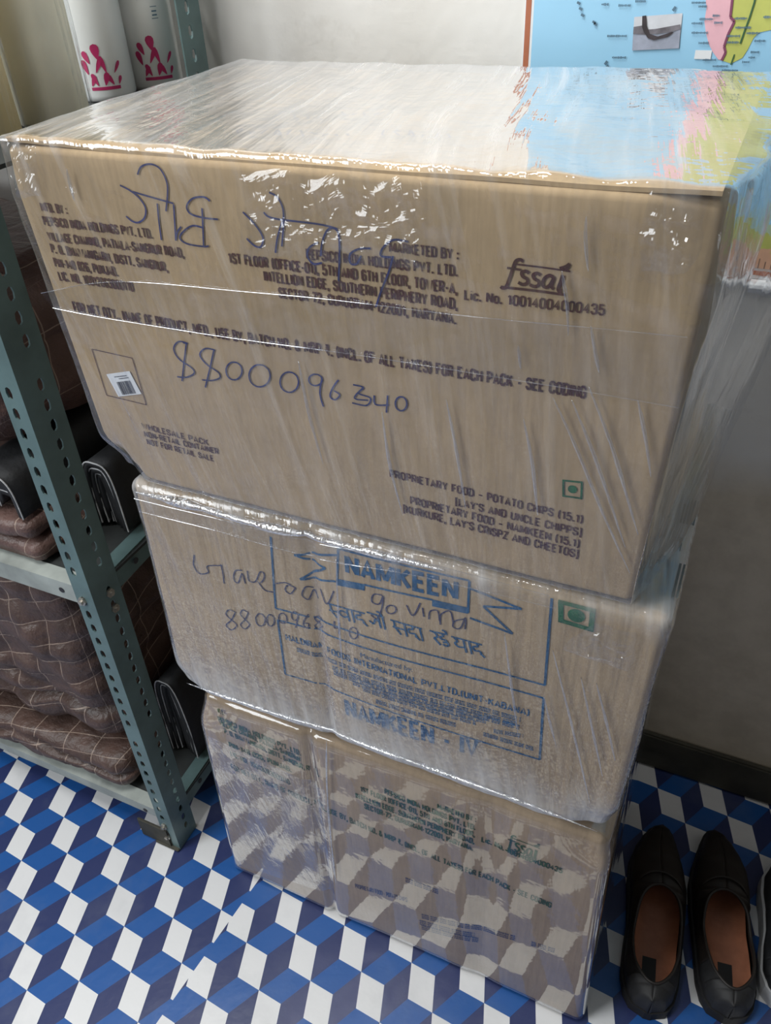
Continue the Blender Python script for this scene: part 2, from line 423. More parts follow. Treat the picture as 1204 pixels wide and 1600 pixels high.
# ------------------------------------------------------------------ flat marks on the carton fronts
def conform(c, pts, lift):      # (x,z) -> point just off the board
    return [Vector((x, c.front(x, z) - lift, z)) for x, z in pts]
def pxz(px, py, c=None):
    y = YF
    p = onY(px, py, y)
    if c is not None:
        for _ in range(2):
            y = c.front(p.x, p.z); p = onY(px, py, y)
    return (p.x, p.z)
def spline(pts, sub=6, closed=False):
    n = len(pts); out = []
    if n < 3 and not closed:
        a, b = pts
        return [(lerp(a[0], b[0], i / 8), lerp(a[1], b[1], i / 8)) for i in range(9)]
    rng = n if closed else n - 1
    for i in range(rng):
        g = (lambda k: pts[k % n]) if closed else (lambda k: pts[min(max(k, 0), n - 1)])
        p0, p1, p2, p3 = g(i - 1), g(i), g(i + 1), g(i + 2)
        for k in range(sub):
            t = k / sub
            out.append(tuple(.5 * ((2 * p1[d]) + (-p0[d] + p2[d]) * t + (2 * p0[d] - 5 * p1[d] + 4 * p2[d] - p3[d]) * t * t + (-p0[d] + 3 * p1[d] - 3 * p2[d] + p3[d]) * t ** 3) for d in (0, 1)))
    out.append(pts[0] if closed else pts[-1]); return out
def ribbon(mb, c, pts, w, lift=.0007):
    """flat stroke along (x,z) points; w constant or per-point"""
    n = len(pts)
    if n < 2: return
    L = []; R = []
    for i in range(n):
        a = pts[max(i - 1, 0)]; b = pts[min(i + 1, n - 1)]
        dx, dz = b[0] - a[0], b[1] - a[1]; l = math.hypot(dx, dz) or 1
        ww = (w[i] if isinstance(w, list) else w) / 2
        ox, oz = -dz / l * ww, dx / l * ww
        L.append((pts[i][0] + ox, pts[i][1] + oz)); R.append((pts[i][0] - ox, pts[i][1] - oz))
    vs = conform(c, L, lift) + conform(c, R, lift)
    mb.add(vs, [(i, n + i, n + i + 1, i + 1) for i in range(n - 1)])
def line_px(mb, c, a, b, w, lift=.0007, seg=14):
    A = pxz(*a, c); B = pxz(*b, c)
    ribbon(mb, c, [(lerp(A[0], B[0], i / seg), lerp(A[1], B[1], i / seg)) for i in range(seg + 1)], w, lift)
def stroke_px(mb, c, pts, w, closed=False, lift=.0009):
    q = [pxz(*p, c) for p in pts]
    ribbon(mb, c, spline(q, 6, closed), w, lift)
def poly_px(mb, c, pts, lift=.0007, sub=1):
    q = [pxz(*p, c) for p in pts]
    mb.add(conform(c, q, lift), [tuple(range(len(q)))])
_tc = {}
def glyphs(text, bold=0.0, shear=0.0):
    k = (text, bold, shear)
    if k in _tc: return _tc[k]
    cu = bpy.data.curves.new('t', 'FONT'); cu.body = text; cu.offset = bold; cu.shear = shear; cu.resolution_u = 3; cu.fill_mode = 'FRONT'
    o = bpy.data.objects.new('t', cu); COL.objects.link(o)
    bpy.context.view_layer.update()
    me = o.to_mesh()
    vs = [(v.co.x, v.co.y) for v in me.vertices]; fs = [tuple(p.vertices) for p in me.polygons]
    o.to_mesh_clear(); bpy.data.objects.remove(o); bpy.data.curves.remove(cu)
    _tc[k] = (vs, fs); return _tc[k]
def glyph_px(mb, c, text, pl, pr, cap, bold=.012, lift=.0007, shear=0.0):
    """text set between two baseline pixels; cap height in pixels (measured vertically)"""
    A = pxz(*pl, c); B = pxz(*pr, c); T = pxz(pl[0], pl[1] - cap, c)
    h = abs(T[1] - A[1])
    vs, fs = glyphs(text, bold, shear)
    if not vs: return
    x0 = min(v[0] for v in vs); x1 = max(v[0] for v in vs)
    cv, cf = glyphs('H', bold); ch = max(v[1] for v in cv)
    sx = (B[0] - A[0]) / (x1 - x0); sy = h / ch; sl = (B[1] - A[1]) / (B[0] - A[0])
    q = []
    for (x, y) in vs:
        X = A[0] + (x - x0) * sx; q.append((X, A[1] + (X - A[0]) * sl + y * sy))
    mb.add(conform(c, q, lift), fs)
_o = [(.15, 0), (.35, 0), (.5, .15), (.5, .85), (.35, 1), (.15, 1), (0, .85), (0, .15), (.15, 0), (.25, 0)]
# condensed block capitals: advance width and strokes in a unit-high frame
FONT = {'A': (.56, [[(0, 0), (.28, 1), (.56, 0)], [(.10, .28), (.46, .28)]]), 'B': (.5, [[(.36, .52), (.5, .4), (.5, .12), (.36, 0), (0, 0), (0, 1), (.34, 1), (.47, .88), (.47, .64), (.36, .52), (0, .52)]]),
 'C': (.5, [[(.5, .3), (.5, .15), (.35, 0), (.15, 0), (0, .15), (0, .85), (.15, 1), (.35, 1), (.5, .85), (.5, .7)]]), 'D': (.5, [[(0, .5), (0, 0), (.32, 0), (.5, .16), (.5, .84), (.32, 1), (0, 1), (0, .5)]]),
 'E': (.44, [[(.44, 0), (0, 0), (0, 1), (.44, 1)], [(0, .52), (.38, .52)]]), 'F': (.44, [[(0, 0), (0, 1), (.44, 1)], [(0, .5), (.38, .5)]]),
 'G': (.5, [[(.5, .7), (.5, .85), (.35, 1), (.15, 1), (0, .85), (0, .15), (.15, 0), (.35, 0), (.5, .15), (.5, .46), (.28, .46)]]), 'H': (.5, [[(0, 0), (0, 1)], [(.5, 0), (.5, 1)], [(0, .52), (.5, .52)]]),
 'I': (.04, [[(.02, 0), (.02, 1)]]), 'J': (.42, [[(.42, 1), (.42, .15), (.28, 0), (.14, 0), (0, .15), (0, .3)]]), 'K': (.52, [[(0, 0), (0, 1)], [(.5, 1), (.06, .45)], [(.18, .56), (.52, 0)]]),
 'L': (.42, [[(0, 1), (0, 0), (.42, 0)]]), 'M': (.74, [[(0, 0), (0, 1)], [(.74, 0), (.74, 1)], [(.04, .98), (.37, .12)], [(.70, .98), (.37, .12)]]), 'N': (.54, [[(0, 0), (0, 1)], [(.54, 0), (.54, 1)], [(.03, .97), (.51, .03)]]),
 'O': (.5, [_o]), 'P': (.48, [[(0, 0), (0, 1), (.34, 1), (.48, .88), (.48, .58), (.34, .45), (0, .45)]]), 'Q': (.5, [_o, [(.3, .25), (.52, -.04)]]),
 'R': (.5, [[(0, 0), (0, 1), (.34, 1), (.48, .88), (.48, .60), (.34, .48), (0, .48)], [(.28, .46), (.5, 0)]]), 'S': (.48, [[(.47, .74), (.47, .87), (.33, 1), (.15, 1), (.01, .87), (.01, .66), (.13, .55), (.36, .46), (.48, .34), (.48, .14), (.34, 0), (.14, 0), (0, .14), (0, .28)]]),
 'T': (.5, [[(0, 1), (.5, 1)], [(.25, 0), (.25, .96)]]), 'U': (.5, [[(0, 1), (0, .15), (.15, 0), (.35, 0), (.5, .15), (.5, 1)]]), 'V': (.54, [[(0, 1), (.27, 0), (.54, 1)]]), 'W': (.8, [[(0, 1), (.19, 0), (.40, .9), (.61, 0), (.8, 1)]]),
 'X': (.52, [[(0, 0), (.52, 1)], [(0, 1), (.52, 0)]]), 'Y': (.52, [[(0, 1), (.26, .44), (.52, 1)], [(.26, 0), (.26, .46)]]), 'Z': (.48, [[(0, 1), (.48, 1), (0, 0), (.48, 0)]]),
 '0': (.48, [[(x * .96, y) for x, y in _o]]), '1': (.3, [[(.02, .78), (.2, .98)], [(.22, 0), (.22, 1)]]), '2': (.48, [[(0, .72), (0, .87), (.14, 1), (.34, 1), (.48, .87), (.48, .66), (.0, .0), (.48, 0)]]),
 '3': (.48, [[(0, .76), (0, .87), (.14, 1), (.33, 1), (.46, .87), (.46, .66), (.34, .53), (.48, .40), (.48, .14), (.34, 0), (.14, 0), (0, .14), (0, .26)], [(.18, .53), (.34, .53)]]), '4': (.5, [[(.36, 0), (.36, 1), (0, .3), (.5, .3)]]),
 '5': (.48, [[(.44, 1), (.05, 1), (.02, .52), (.16, .62), (.34, .62), (.48, .48), (.48, .14), (.34, 0), (.14, 0), (0, .14), (0, .24)]]), '6': (.48, [[(.46, .78), (.46, .87), (.33, 1), (.15, 1), (0, .85), (0, .15), (.15, 0), (.33, 0), (.48, .14), (.48, .44), (.34, .57), (.15, .57), (0, .44)]]),
 '7': (.46, [[(0, 1), (.46, 1), (.16, 0)]]), '8': (.48, [[(.24, .53), (.36, .53), (.48, .41), (.48, .13), (.34, 0), (.14, 0), (0, .13), (0, .41), (.12, .53), (.24, .53)], [(.12, .53), (.02, .65), (.02, .88), (.15, 1), (.33, 1), (.46, .88), (.46, .65), (.36, .53)]]),
 '9': (.48, [[(.02, .22), (.02, .13), (.15, 0), (.33, 0), (.48, .15), (.48, .85), (.33, 1), (.15, 1), (0, .86), (0, .56), (.14, .43), (.33, .43), (.48, .56)]]),
 '.': (.08, [[(.02, -.07), (.02, .14)], [(.07, -.07), (.07, .14)]]), ',': (.08, [[(.06, .14), (.06, -.08), (.0, -.22)], [(.02, .14), (.02, -.07)]]), ':': (.08, [[(.04, -.03), (.04, .18)], [(.04, .50), (.04, .71)]]), ';': (.04, [[(.02, .06), (0, -.12)], [(.02, .58), (.02, .65)]]),
 '-': (.26, [[(0, .42), (.26, .42)]]), '\u2013': (.42, [[(0, .42), (.42, .42)]]), '(': (.16, [[(.16, 1.08), (.02, .8), (.02, .15), (.16, -.12)]]), ')': (.16, [[(0, 1.08), (.14, .8), (.14, .15), (0, -.12)]]),
 '[': (.16, [[(.16, 1.06), (.0, 1.06), (.0, -.12), (.16, -.12)]]), ']': (.16, [[(0, 1.06), (.16, 1.06), (.16, -.12), (0, -.12)]]), "'": (.04, [[(.02, 1), (.02, .76)]]),
 '&': (.58, [[(.58, 0), (.12, .72), (.12, .9), (.22, 1), (.34, .9), (.34, .74), (.02, .36), (.02, .14), (.16, 0), (.34, 0), (.54, .38)]]), '\u20b9': (.46, [[(0, 1), (.46, 1)], [(0, .74), (.46, .74)], [(.1, 1), (.3, .96), (.34, .74), (.3, .54), (.02, .48), (.40, 0)]]),
 'i': (.04, [[(.02, 0), (.02, .68)], [(.02, .90), (.02, .97)]]), 'c': (.40, [[(.40, .2), (.40, .12), (.28, 0), (.12, 0), (0, .12), (0, .58), (.12, .70), (.28, .70), (.40, .58), (.40, .5)]]), 'o': (.42, [[(.2, 0), (.30, 0), (.42, .12), (.42, .58), (.30, .70), (.12, .70), (0, .58), (0, .12), (.12, 0), (.2, 0)]]), ' ': (.20, [])}
def text_px(mb, c, text, pl, pr, cap, bold=.012, lift=.0007, shear=0.0):
    """block text set between two baseline pixels; cap height in pixels (measured vertically)"""
    A = pxz(*pl, c); B = pxz(*pr, c); T = pxz(pl[0], pl[1] - cap, c)
    h = abs(T[1] - A[1]); w = h * (.115 + bold * 1.5)
    gap = .26; tot = sum(FONT[ch][0] + gap for ch in text) - gap
    sx = (B[0] - A[0] - w) / tot; sl = (B[1] - A[1]) / (B[0] - A[0]); x = A[0] + w / 2
    wx = min(w, sx * .24)
    for ch in text:
        adv, sts = FONT[ch]
        for st in sts:
            P = [(x + a * sx, A[1] + w / 2 + b * (h - w) + (x + a * sx - A[0]) * sl) for a, b in st]; n = len(P); nn = []
            for k in range(n - 1):
                dx, dz = P[k + 1][0] - P[k][0], P[k + 1][1] - P[k][1]; l = math.hypot(dx, dz) or 1; nn.append((-dz / l, dx / l))
            closed = st[0] == st[-1] and n > 3
            L = []; Q = []
            for k in range(n):
                a = nn[k - 1] if k > 0 else (nn[-1] if closed else nn[0]); b = nn[k] if k < n - 1 else (nn[0] if closed else nn[-1])
                m = (a[0] + b[0], a[1] + b[1]); d = (m[0] ** 2 + m[1] ** 2) or 1
                f = min(2 / d, 1.6); ox, oz = m[0] * f * wx / 2, m[1] * f * w / 2
                L.append((P[k][0] + ox, P[k][1] + oz)); Q.append((P[k][0] - ox, P[k][1] - oz))
            mb.add(conform(c, L, lift) + conform(c, Q, lift), [(k, n + k, n + k + 1, k + 1) for k in range(n - 1)])
        x += (adv + gap) * sx
def mark(root, c, name, mat, fn):
    mb = MB(); fn(mb); o = mb.build(name, mat, root=root); return o
def cr(s, ox, oy): return lambda x, y: (ox + x / s, oy + y / s)
def strokes(mb, c, lst, w, f=lambda x, y: (x, y)):
    for st in lst: stroke_px(mb, c, [f(*p) for p in st], w)
def ell(cx, cy, rx, ry, n=10, a0=-1.2):
    return [(cx + rx * math.cos(a0 + 2 * math.pi * i / n), cy + ry * math.sin(a0 + 2 * math.pi * i / n)) for i in range(n + 1)]
def small_print(mb, c, pl, pr, cap, seed):
    """print too small to read in the photograph: short word-like runs"""
    rnd = random.Random(seed); A = Vector(pxz(*pl, c)); B = Vector(pxz(*pr, c)); h = abs(pxz(pl[0], pl[1] - cap, c)[1] - A[1])
    L = (B - A).length; d = (B - A) / L; t = 0
    while t < L:
        wd = rnd.uniform(.006, .018); e = min(L, t + wd); s = t
        for zz, th in ((0, .24), (.38, .2), (.74, .24)):
            while s < e:
                g = rnd.uniform(.0012, .004); p = A + d * s; q = A + d * min(e, s + g)
                mb.add(conform(c, [(p.x, p.y + zz * h), (q.x, q.y + zz * h), (q.x, q.y + (zz + th) * h), (p.x, p.y + (zz + th) * h)], .0007), [(0, 1, 2, 3)])
                s += g + .0006
            s = t
        t = e + .0022

def fssai(mb, c, f, w):
    """slanted serif food-licence emblem between two rules; f maps a 0..1 x 0..1 frame to pixels"""
    F = [([(.30, .06), (.25, .00), (.19, .06), (.16, .25), (.12, .62), (.08, .90), (.03, .97), (.0, .92)], 1.0),
         ([(.07, .30), (.28, .33)], .7),
         ([(.40, .42), (.35, .36), (.29, .42), (.31, .54), (.38, .62), (.38, .74), (.32, .80), (.25, .74)], 1.0),
         ([(.57, .46), (.52, .40), (.46, .46), (.48, .58), (.55, .66), (.55, .78), (.49, .84), (.42, .78)], 1.0),
         ([(.76, .50), (.70, .44), (.63, .55), (.61, .75), (.66, .84), (.72, .74), (.77, .50), (.74, .78), (.78, .87)], 1.0),
         ([(.90, .40), (.88, .60), (.85, .88), (.90, .92)], 1.3),
         ([(.84, .20), (.93, .12), (.985, .02)], 1.1), ([(.88, .22), (.95, .17), (.985, .02)], .9),
         ([(.20, .16), (.60, .20), (1.0, .26)], .55), ([(.0, .93), (.5, .97), (.95, 1.03)], .8)]
    for pts, k in F: stroke_px(mb, c, [f(*p) for p in pts], w * k, lift=.0007)
def vegmark(mb, c, corners, w, rdot):
    for i in range(4): line_px(mb, c, corners[i], corners[(i + 1) % 4], w, seg=6)
    for i in range(4):
        p = pxz(*corners[i], c); mb.add(conform(c, [(p[0] - w / 2, p[1] - w / 2), (p[0] + w / 2, p[1] - w / 2), (p[0] + w / 2, p[1] + w / 2), (p[0] - w / 2, p[1] + w / 2)], .0007), [(0, 1, 2, 3)])
    cx = sum(p[0] for p in corners) / 4; cy = sum(p[1] for p in corners) / 4; p = pxz(cx, cy, c)
    q = [(p[0] + rdot * math.cos(a * math.pi / 8), p[1] + rdot * math.sin(a * math.pi / 8)) for a in range(16)]
    mb.add(conform(c, q, .0007), [tuple(range(16))])

# ------------------------------------------------------------------ film shapes
def wrinkle(seed, amp, sx, sz, side=None, top=0.0, zpk=None, fine=1.0):
    def w(q, n):
        a = abs(n.y); t = max(n.z, 0); s = max(n.x, 0)
        d = amp * (nz(q.x * sx + q.z * sx * .2, q.z * sz, seed) * .6 + .6 * fine * nz(q.x * 30, q.z * 26, seed + 3)) * a
        if zpk is not None: d += .0035 * max(0, nz(q.x * 24 + q.z * 10, q.z * 55, seed + 2)) * clamp(1 - abs(q.z - zpk + .03) / .06) * a
        d += top * nz(q.x * 28 + q.y * 14, q.y * 10, seed + 9) * t
        d += amp * 1.4 * nz(q.y * 22, q.z * 8, seed + 5) * abs(n.x)
        q = q + n * d
        if side and s > .3: q = side(q, s)
        return q
    return w
def side1(q, s):      # film pulled away from the right-hand side of the top carton
    ty = clamp((q.y - YF) / (YB - YF)); tz = clamp((q.z - .79) / .32)
    b = .020 * math.sin(math.pi * min(1, ty * 1.15)) ** .8 * (.35 + .65 * tz)
    b *= 1 + .35 * nz(q.y * 16, q.z * 7, 3.3)
    q.x += b * s + .006 * nz(q.y * 34, q.z * 9, 8.2) * s
    return q

# ------------------------------------------------------------------ top carton
r1 = tag(empty('wrapped_carton', (-.295, .68, .792)), 'film-wrapped brown carton with maroon print and blue pen writing, topmost of the stack', 'carton')
C1.build(r1, M['card1'], 0, .006, (70, 24, 36), 'carton_body')
mb = MB()   # the two top flaps, just proud of the body with a dark cut edge
def flap(y0, y1, z0, z1, name, c, xin=0.0):
    vs = []; nx = 40; fs = []
    for i in range(nx + 1):
        u = i / nx
        x = lerp(c.xl1 + xin, c.xr1 - xin, u)
        sag = .0022 * nz(u * 5, 2.2, c.seed) - .0025 * math.sin(math.pi * u)
        for (y, z) in ((y0, z0), (y0, z1), (y1, z1), (y1, z0)):
            yy = y + (c.disp(x, c.z1) if y == y0 and y0 < .6 else 0)
            vs.append((x, yy, z + sag))
    for i in range(nx):
        for k in range(4): fs.append((i * 4 + k, i * 4 + (k + 1) % 4, (i + 1) * 4 + (k + 1) % 4, (i + 1) * 4 + k))
    fs += [(3, 2, 1, 0), tuple(nx * 4 + k for k in range(4))]
    o = mesh_obj(name, vs, fs, M['card1']); part(o, r1); return o
flap(YF + .0030, .6785, 1.1108, 1.1136, 'top_flap', C1, .005)
flap(.6800, YB - .002, 1.1108, 1.1136, 'top_flap', C1, .005)
A3 = cr(4, 0, 240); A4 = cr(2.6756, 300, 250); A5 = cr(2.1733, 650, 300); A8 = cr(2.189, 550, 700); A2 = cr(2.007, 0, 250)
def addr(mb):
    for t, l, r in (("MFD. BY :", (66, 330), (107, 335)), ("PEPSICO INDIA HOLDINGS PVT. LTD.", (70, 352), (240, 373)),
                    ("VILLAGE CHANNO, PATIALA-SANGRUR ROAD,", (77, 376), (289, 403)), ("P. O. BHAWANIGARH, DISTT. SANGRUR,", (82, 395), (264, 425)),
                    ("PIN-148 026, PUNJAB.", (87, 417), (186, 432)), ("LIC. NO. 10012063000110", (94, 438), (211, 456))):
        text_px(mb, C1, t, l, r, 14.5, .030)
mark(r1, C1, 'printed_maker_address', M['ink'], addr)
def mkt(mb):
    for t, l, r in (("MARKETED BY :", (608, 394), (717, 406)), ("PEPSICO INDIA HOLDINGS PVT. LTD.", (479, 405), (715, 432)),
                    ("1ST FLOOR (OFFICE-01), 5TH AND 6TH FLOOR, TOWER-A,", (358, 411), (715, 460)),
                    ("INTELLION EDGE, SOUTHERN PERIPHERY ROAD,", (413, 439), (715, 484)), ("SECTOR-72, GURUGRAM-122001, HARYANA.", (436, 465), (713, 507))):
        text_px(mb, C1, t, l, r, 17, .036)
mark(r1, C1, 'printed_marketer_address', M['ink'], mkt)
mark(r1, C1, 'printed_licence_number', M['ink'], lambda mb: text_px(mb, C1, "Lic. No. 10014004000435", (725, 468), (944, 493), 17, .036))
mark(r1, C1, 'printed_emblem', M['ink'], lambda mb: fssai(mb, C1, lambda u, v: (lerp(782, 888, u) + (1 - v) * 4, lerp(403, 451, v) + u * 8), .0022))
mark(r1, C1, 'printed_coding_line', M['ink'], lambda mb: text_px(mb, C1, "FOR NET QTY., NAME OF PRODUCT, MFD., USE BY, BATCH NO. & MRP \u20b9. (INCL. OF ALL TAXES) FOR EACH PACK - SEE CODING", (117, 487), (915, 623), 16, .040))
def sq(mb):
    cs = [(144, 545), (207, 559), (229, 632), (167, 617)]
    for i in range(4): line_px(mb, C1, cs[i], cs[(i + 1) % 4], .0009, seg=6)
mark(r1, C1, 'printed_square', M['ink'], sq)
st = mark(r1, C1, 'barcode_sticker', M['white'], lambda mb: poly_px(mb, C1, [(186, 619), (222, 615), (203, 579), (167, 584)], .0010))
def bars(mb):
    rnd = random.Random(3); B = (184, 596); w = 24
    u = 0
    while u < 1:
        k = rnd.choice([.02, .03, .05])
        q = lambda a, b: (lerp(183, 204, a) + b * 9.5, lerp(596, 593.5, a) + b * 20)
        poly_px(mb, C1, [q(u, 1), q(min(1, u + k), 1), q(min(1, u + k), 0), q(u, 0)], .0014); u += k + rnd.choice([.02, .03])
    for (a, b, y) in ((180, 199, 588), (187, 202, 591)): line_px(mb, C1, (a, y), (b, y - 2), .0007, .0014, 2)
bc = mark(r1, C1, 'barcode_print', M['black'], bars); bc.parent = st; bc.matrix_parent_inverse = Matrix.Identity(4)
def whole(mb):
    for t, l, r in (("WHOLESALE PACK", (223, 669), (327, 696)), ("NON-RETAIL CONTAINER", (227, 682), (343, 710)), ("NOT FOR RETAIL SALE", (231, 694), (335, 721))):
        text_px(mb, C1, t, l, r, 9.0, .035)
mark(r1, C1, 'printed_wholesale_note', M['ink'], whole)
def prop(mb):
    for t, l, r in (("PROPRIETARY FOOD \u2013 POTATO CHIPS (15.1)", (609, 745), (910, 818)), ("[LAY'S AND UNCLE CHIPPS]", (711, 789), (908, 838)),
                    ("PROPRIETARY FOOD \u2013 NAMKEEN (15.1)", (641, 787), (905, 856)), ("[KURKURE, LAY'S CRISPZ AND CHEETOS]", (630, 800), (903, 872))):
        text_px(mb, C1, t, l, r, 12.5, .034)
mark(r1, C1, 'printed_contents_note', M['ink'], prop)
mark(r1, C1, 'printed_vegetarian_mark', M['green'], lambda mb: vegmark(mb, C1, [(880, 750), (909, 753), (908, 778), (880, 774)], .0016, .0036))
H1 = [[(378, 78), (410, 95), (440, 120), (458, 150), (455, 180), (435, 195), (415, 190), (397, 175)], [(418, 98), (450, 108), (545, 135)],
      [(433, 45), (445, 20), (475, 12), (505, 28), (525, 70), (527, 110), (522, 160)], [(495, 135), (500, 190), (508, 250)], [(546, 138), (550, 200), (553, 252)],
      [(660, 128), (640, 115), (605, 120), (587, 145), (600, 168), (640, 180), (685, 185)], [(635, 150), (638, 210), (640, 268)],
      [(640, 212), (605, 205), (575, 225), (566, 245), (590, 262), (640, 270), (656, 268)], [(553, 250), (558, 225), (570, 208)],
      [(763, 162), (800, 200), (825, 240), (820, 270), (800, 268), (775, 245)], [(845, 100), (870, 115), (888, 150), (890, 200), (885, 270)],
      [(828, 163), (860, 182), (1000, 200), (1060, 215)], [(890, 180), (872, 240), (865, 290)],
      [(575, 572), (590, 574), (562, 568), (546, 590), (562, 622), (602, 650), (610, 668), (585, 680), (557, 678)], [(586, 572), (580, 620), (572, 692)],
      [(676, 595), (645, 590), (628, 610), (650, 640), (686, 665), (690, 682), (665, 690), (635, 688)], [(672, 595), (660, 650), (645, 712)],
      ell(735, 660, 25, 28), ell(815, 675, 33, 35), ell(908, 695, 29, 32), ell(990, 688, 21, 18), [(1011, 680), (1004, 730), (1015, 772)],
      [(1062, 688), (1045, 712), (1036, 740), (1052, 750), (1066, 735), (1048, 722)], [(1108, 703), (1140, 712), (1125, 730), (1162, 745), (1150, 768), (1105, 760)], [(1140, 712), (1112, 745), (1155, 752)]]
H1b = [[(540, 400), (545, 345), (565, 295), (592, 283), (614, 310), (618, 400), (614, 505)], [(530, 342), (492, 365), (484, 400), (508, 432), (545, 428)],
       [(748, 368), (700, 370), (662, 392), (664, 430), (690, 432), (708, 398)], [(905, 340), (845, 332), (802, 362), (790, 398), (835, 405)], [(842, 400), (822, 470), (792, 545), (770, 612)]]
H1c = [[(585, 617), (587, 631), (608, 632)], [(606, 617), (604, 644)], ell(627, 630, 9, 11)]
def pen1(mb): strokes(mb, C1, H1[:9], .0014, A2)
def pen1s(mb): strokes(mb, C1, H1[9:13], .0014, A2); strokes(mb, C1, H1b, .0015, A4)
def pen1n(mb): strokes(mb, C1, H1[13:], .0014, A2); strokes(mb, C1, H1c, .0014)
mark(r1, C1, 'handwritten_name', M['pen'], pen1)['label'] = 'first word written in blue pen'
mark(r1, C1, 'handwritten_name', M['pen'], pen1s)['label'] = 'second word written in blue pen'
mark(r1, C1, 'handwritten_number', M['pen'], pen1n)['label'] = 'telephone number written in blue pen'
# handwriting on the top flaps
mbt = MB()
def top_stroke(pts, w):
    q = [onZ(px, py, 1.1142) for px, py in pts]
    q = [(p.x, p.y) for p in q]; q = spline(q, 4)
    n = len(q); L = []; R = []
    for i in range(n):
        a = q[max(i - 1, 0)]; b = q[min(i + 1, n - 1)]; dx, dy = b[0] - a[0], b[1] - a[1]; l = math.hypot(dx, dy) or 1
        L.append(Vector((q[i][0] - dy / l * w / 2, q[i][1] + dx / l * w / 2, 1.1142))); R.append(Vector((q[i][0] + dy / l * w / 2, q[i][1] - dx / l * w / 2, 1.1142)))
    mbt.add(L + R, [(i, n + i, n + i + 1, i + 1) for i in range(n - 1)])
rnd = random.Random(12)
for (x0, y0, n, dx, dy) in ((370, 205, 10, 19, .6), (595, 206, 6, 20, 1.2), (455, 182, 3, 18, .3), (530, 178, 5, 18, .6)):
    for k in range(n):
        x = x0 + k * dx; y = y0 + k * dy
        top_stroke([(x + rnd.uniform(0, 12), y + rnd.uniform(-5, 5)) for _ in range(4)], .0018)
    part(mbt.build('handwritten_words', M['pen']), r1); mbt = MB()
# film and film bands
C1.build(r1, M['film1'], .0032, .0045, (150, 60, 70), 'stretch_film', wrinkle(2.0, .0016, 60, 5, side1, .0022, 1.10), .0012, .0080)
def band(root, c, pa, pb, mat_band, mat_edge, lift=.0046, wline=.0005):
    """a strip of film running round the carton between two pixel polylines; its two cut edges catch light"""
    A = spline([pxz(*p, c) for p in pa], 12); B = spline([pxz(*p, c) for p in pb], 12); n = min(len(A), len(B))
    A, B = A[:n], B[:n]
    vs = conform(c, A, lift) + conform(c, B, lift)
    uv = [(p[0], p[1]) for p in A + B]
    o = mesh_obj('film_band', vs, [(i, n + i, n + i + 1, i + 1) for i in range(n - 1)], mat_band, None, uv, True); part(o, root)
    for E in (A, B):
        mbx = MB(); pts = conform(c, E, lift + .0002)
        mbx.tube(pts, [wline * (.35 + .65 * abs(nz(p.x * 12, 3.3, c.seed))) for p in pts], 6)
        e = mbx.build('film_band_edge', mat_edge); e.parent = o; e.matrix_parent_inverse = Matrix.Identity(4)
band(r1, C1, [(70, 455), (190, 437), (420, 455), (720, 488), (1075, 522)], [(88, 478), (190, 497), (430, 533), (720, 575), (1062, 632)], M['band'], M['fold'])
def creases(root, c, lst, r, lift=.0042, seed=0.0):
    for k, pts in enumerate(lst):
        p3 = conform(c, spline([pxz(*p, c) for p in pts], 10), lift); m_ = len(p3) - 1
        mbx = MB(); mbx.tube(p3, [r * (.15 + math.sin(math.pi * i / m_) * (.5 + .6 * abs(nz(p.x * 30, p.z * 30, k + seed)))) for i, p in enumerate(p3)], 6)
        o = mbx.build('film_crease', M['crease'], smooth=True); uvl = o.data.uv_layers.new(name='UVMap')
        for lp in o.data.loops:
            co = o.data.vertices[lp.vertex_index].co; uvl.data[lp.index].uv = (co.x, co.z)
        part(o, root)
creases(r1, C1, [[(866, 617), (900, 690), (945, 800), (985, 890)], [(895, 620), (935, 720), (978, 850)], [(922, 600), (960, 700), (998, 830)], [(998, 620), (1010, 680), (1018, 740)],
                 [(925, 505), (932, 545), (938, 578)], [(812, 536), (814, 552), (816, 572)], [(918, 335), (917, 372), (921, 420)], [(110, 262), (116, 288), (122, 312)], [(880, 420), (888, 470), (890, 520)],
                 [(600, 640), (612, 720), (632, 800)], [(470, 560), (486, 640), (508, 720)], [(700, 620), (716, 700), (730, 790)], [(820, 650), (834, 720), (842, 800)]], .0019)
def crumple(root, c, pts, amp, lift, seed, n=44):
    P = [pxz(*p, c) for p in pts]; vs = []; uv = []; fs = []
    for i in range(n + 1):
        for j in range(n + 1):
            u, v = i / n, j / n
            x = lerp(lerp(P[0][0], P[1][0], u), lerp(P[3][0], P[2][0], u), v); z = lerp(lerp(P[0][1], P[1][1], u), lerp(P[3][1], P[2][1], u), v)
            e = min(1, 5 * u, 5 * (1 - u), 5 * v, 5 * (1 - v))
            ridge = (1 - abs(nz(x * 55, z * 60, seed)) * 2.2) * .6 + (1 - abs(nz(x * 110, z * 100, seed + 4)) * 2.2) * .4
            ex = .006 * nz(z * 40, seed, u * 3); ez = .006 * nz(x * 40, seed + 3, v * 3)
            vs.append(Vector((x + ex, c.front(x, z) - lift - amp * max(0, ridge) * e, z + ez))); uv.append((x, z))
    for i in range(n):
        for j in range(n): fs.append((i * (n + 1) + j, (i + 1) * (n + 1) + j, (i + 1) * (n + 1) + j + 1, i * (n + 1) + j + 1))
    part(mesh_obj('crumpled_film', vs, fs, M['film_flap'], None, uv, False), root)
crumple(r1, C1, [(380, 400), (700, 420), (720, 285), (370, 262)], .0035, .0040, 1.0)
crumple(r1, C1, [(1000, 420), (1082, 425), (1106, 308), (1010, 300)], .006, .0040, 6.0, 30)
crumple(r1, C1, [(30, 300), (70, 305), (62, 228), (14, 222)], .004, .0040, 9.0, 20)
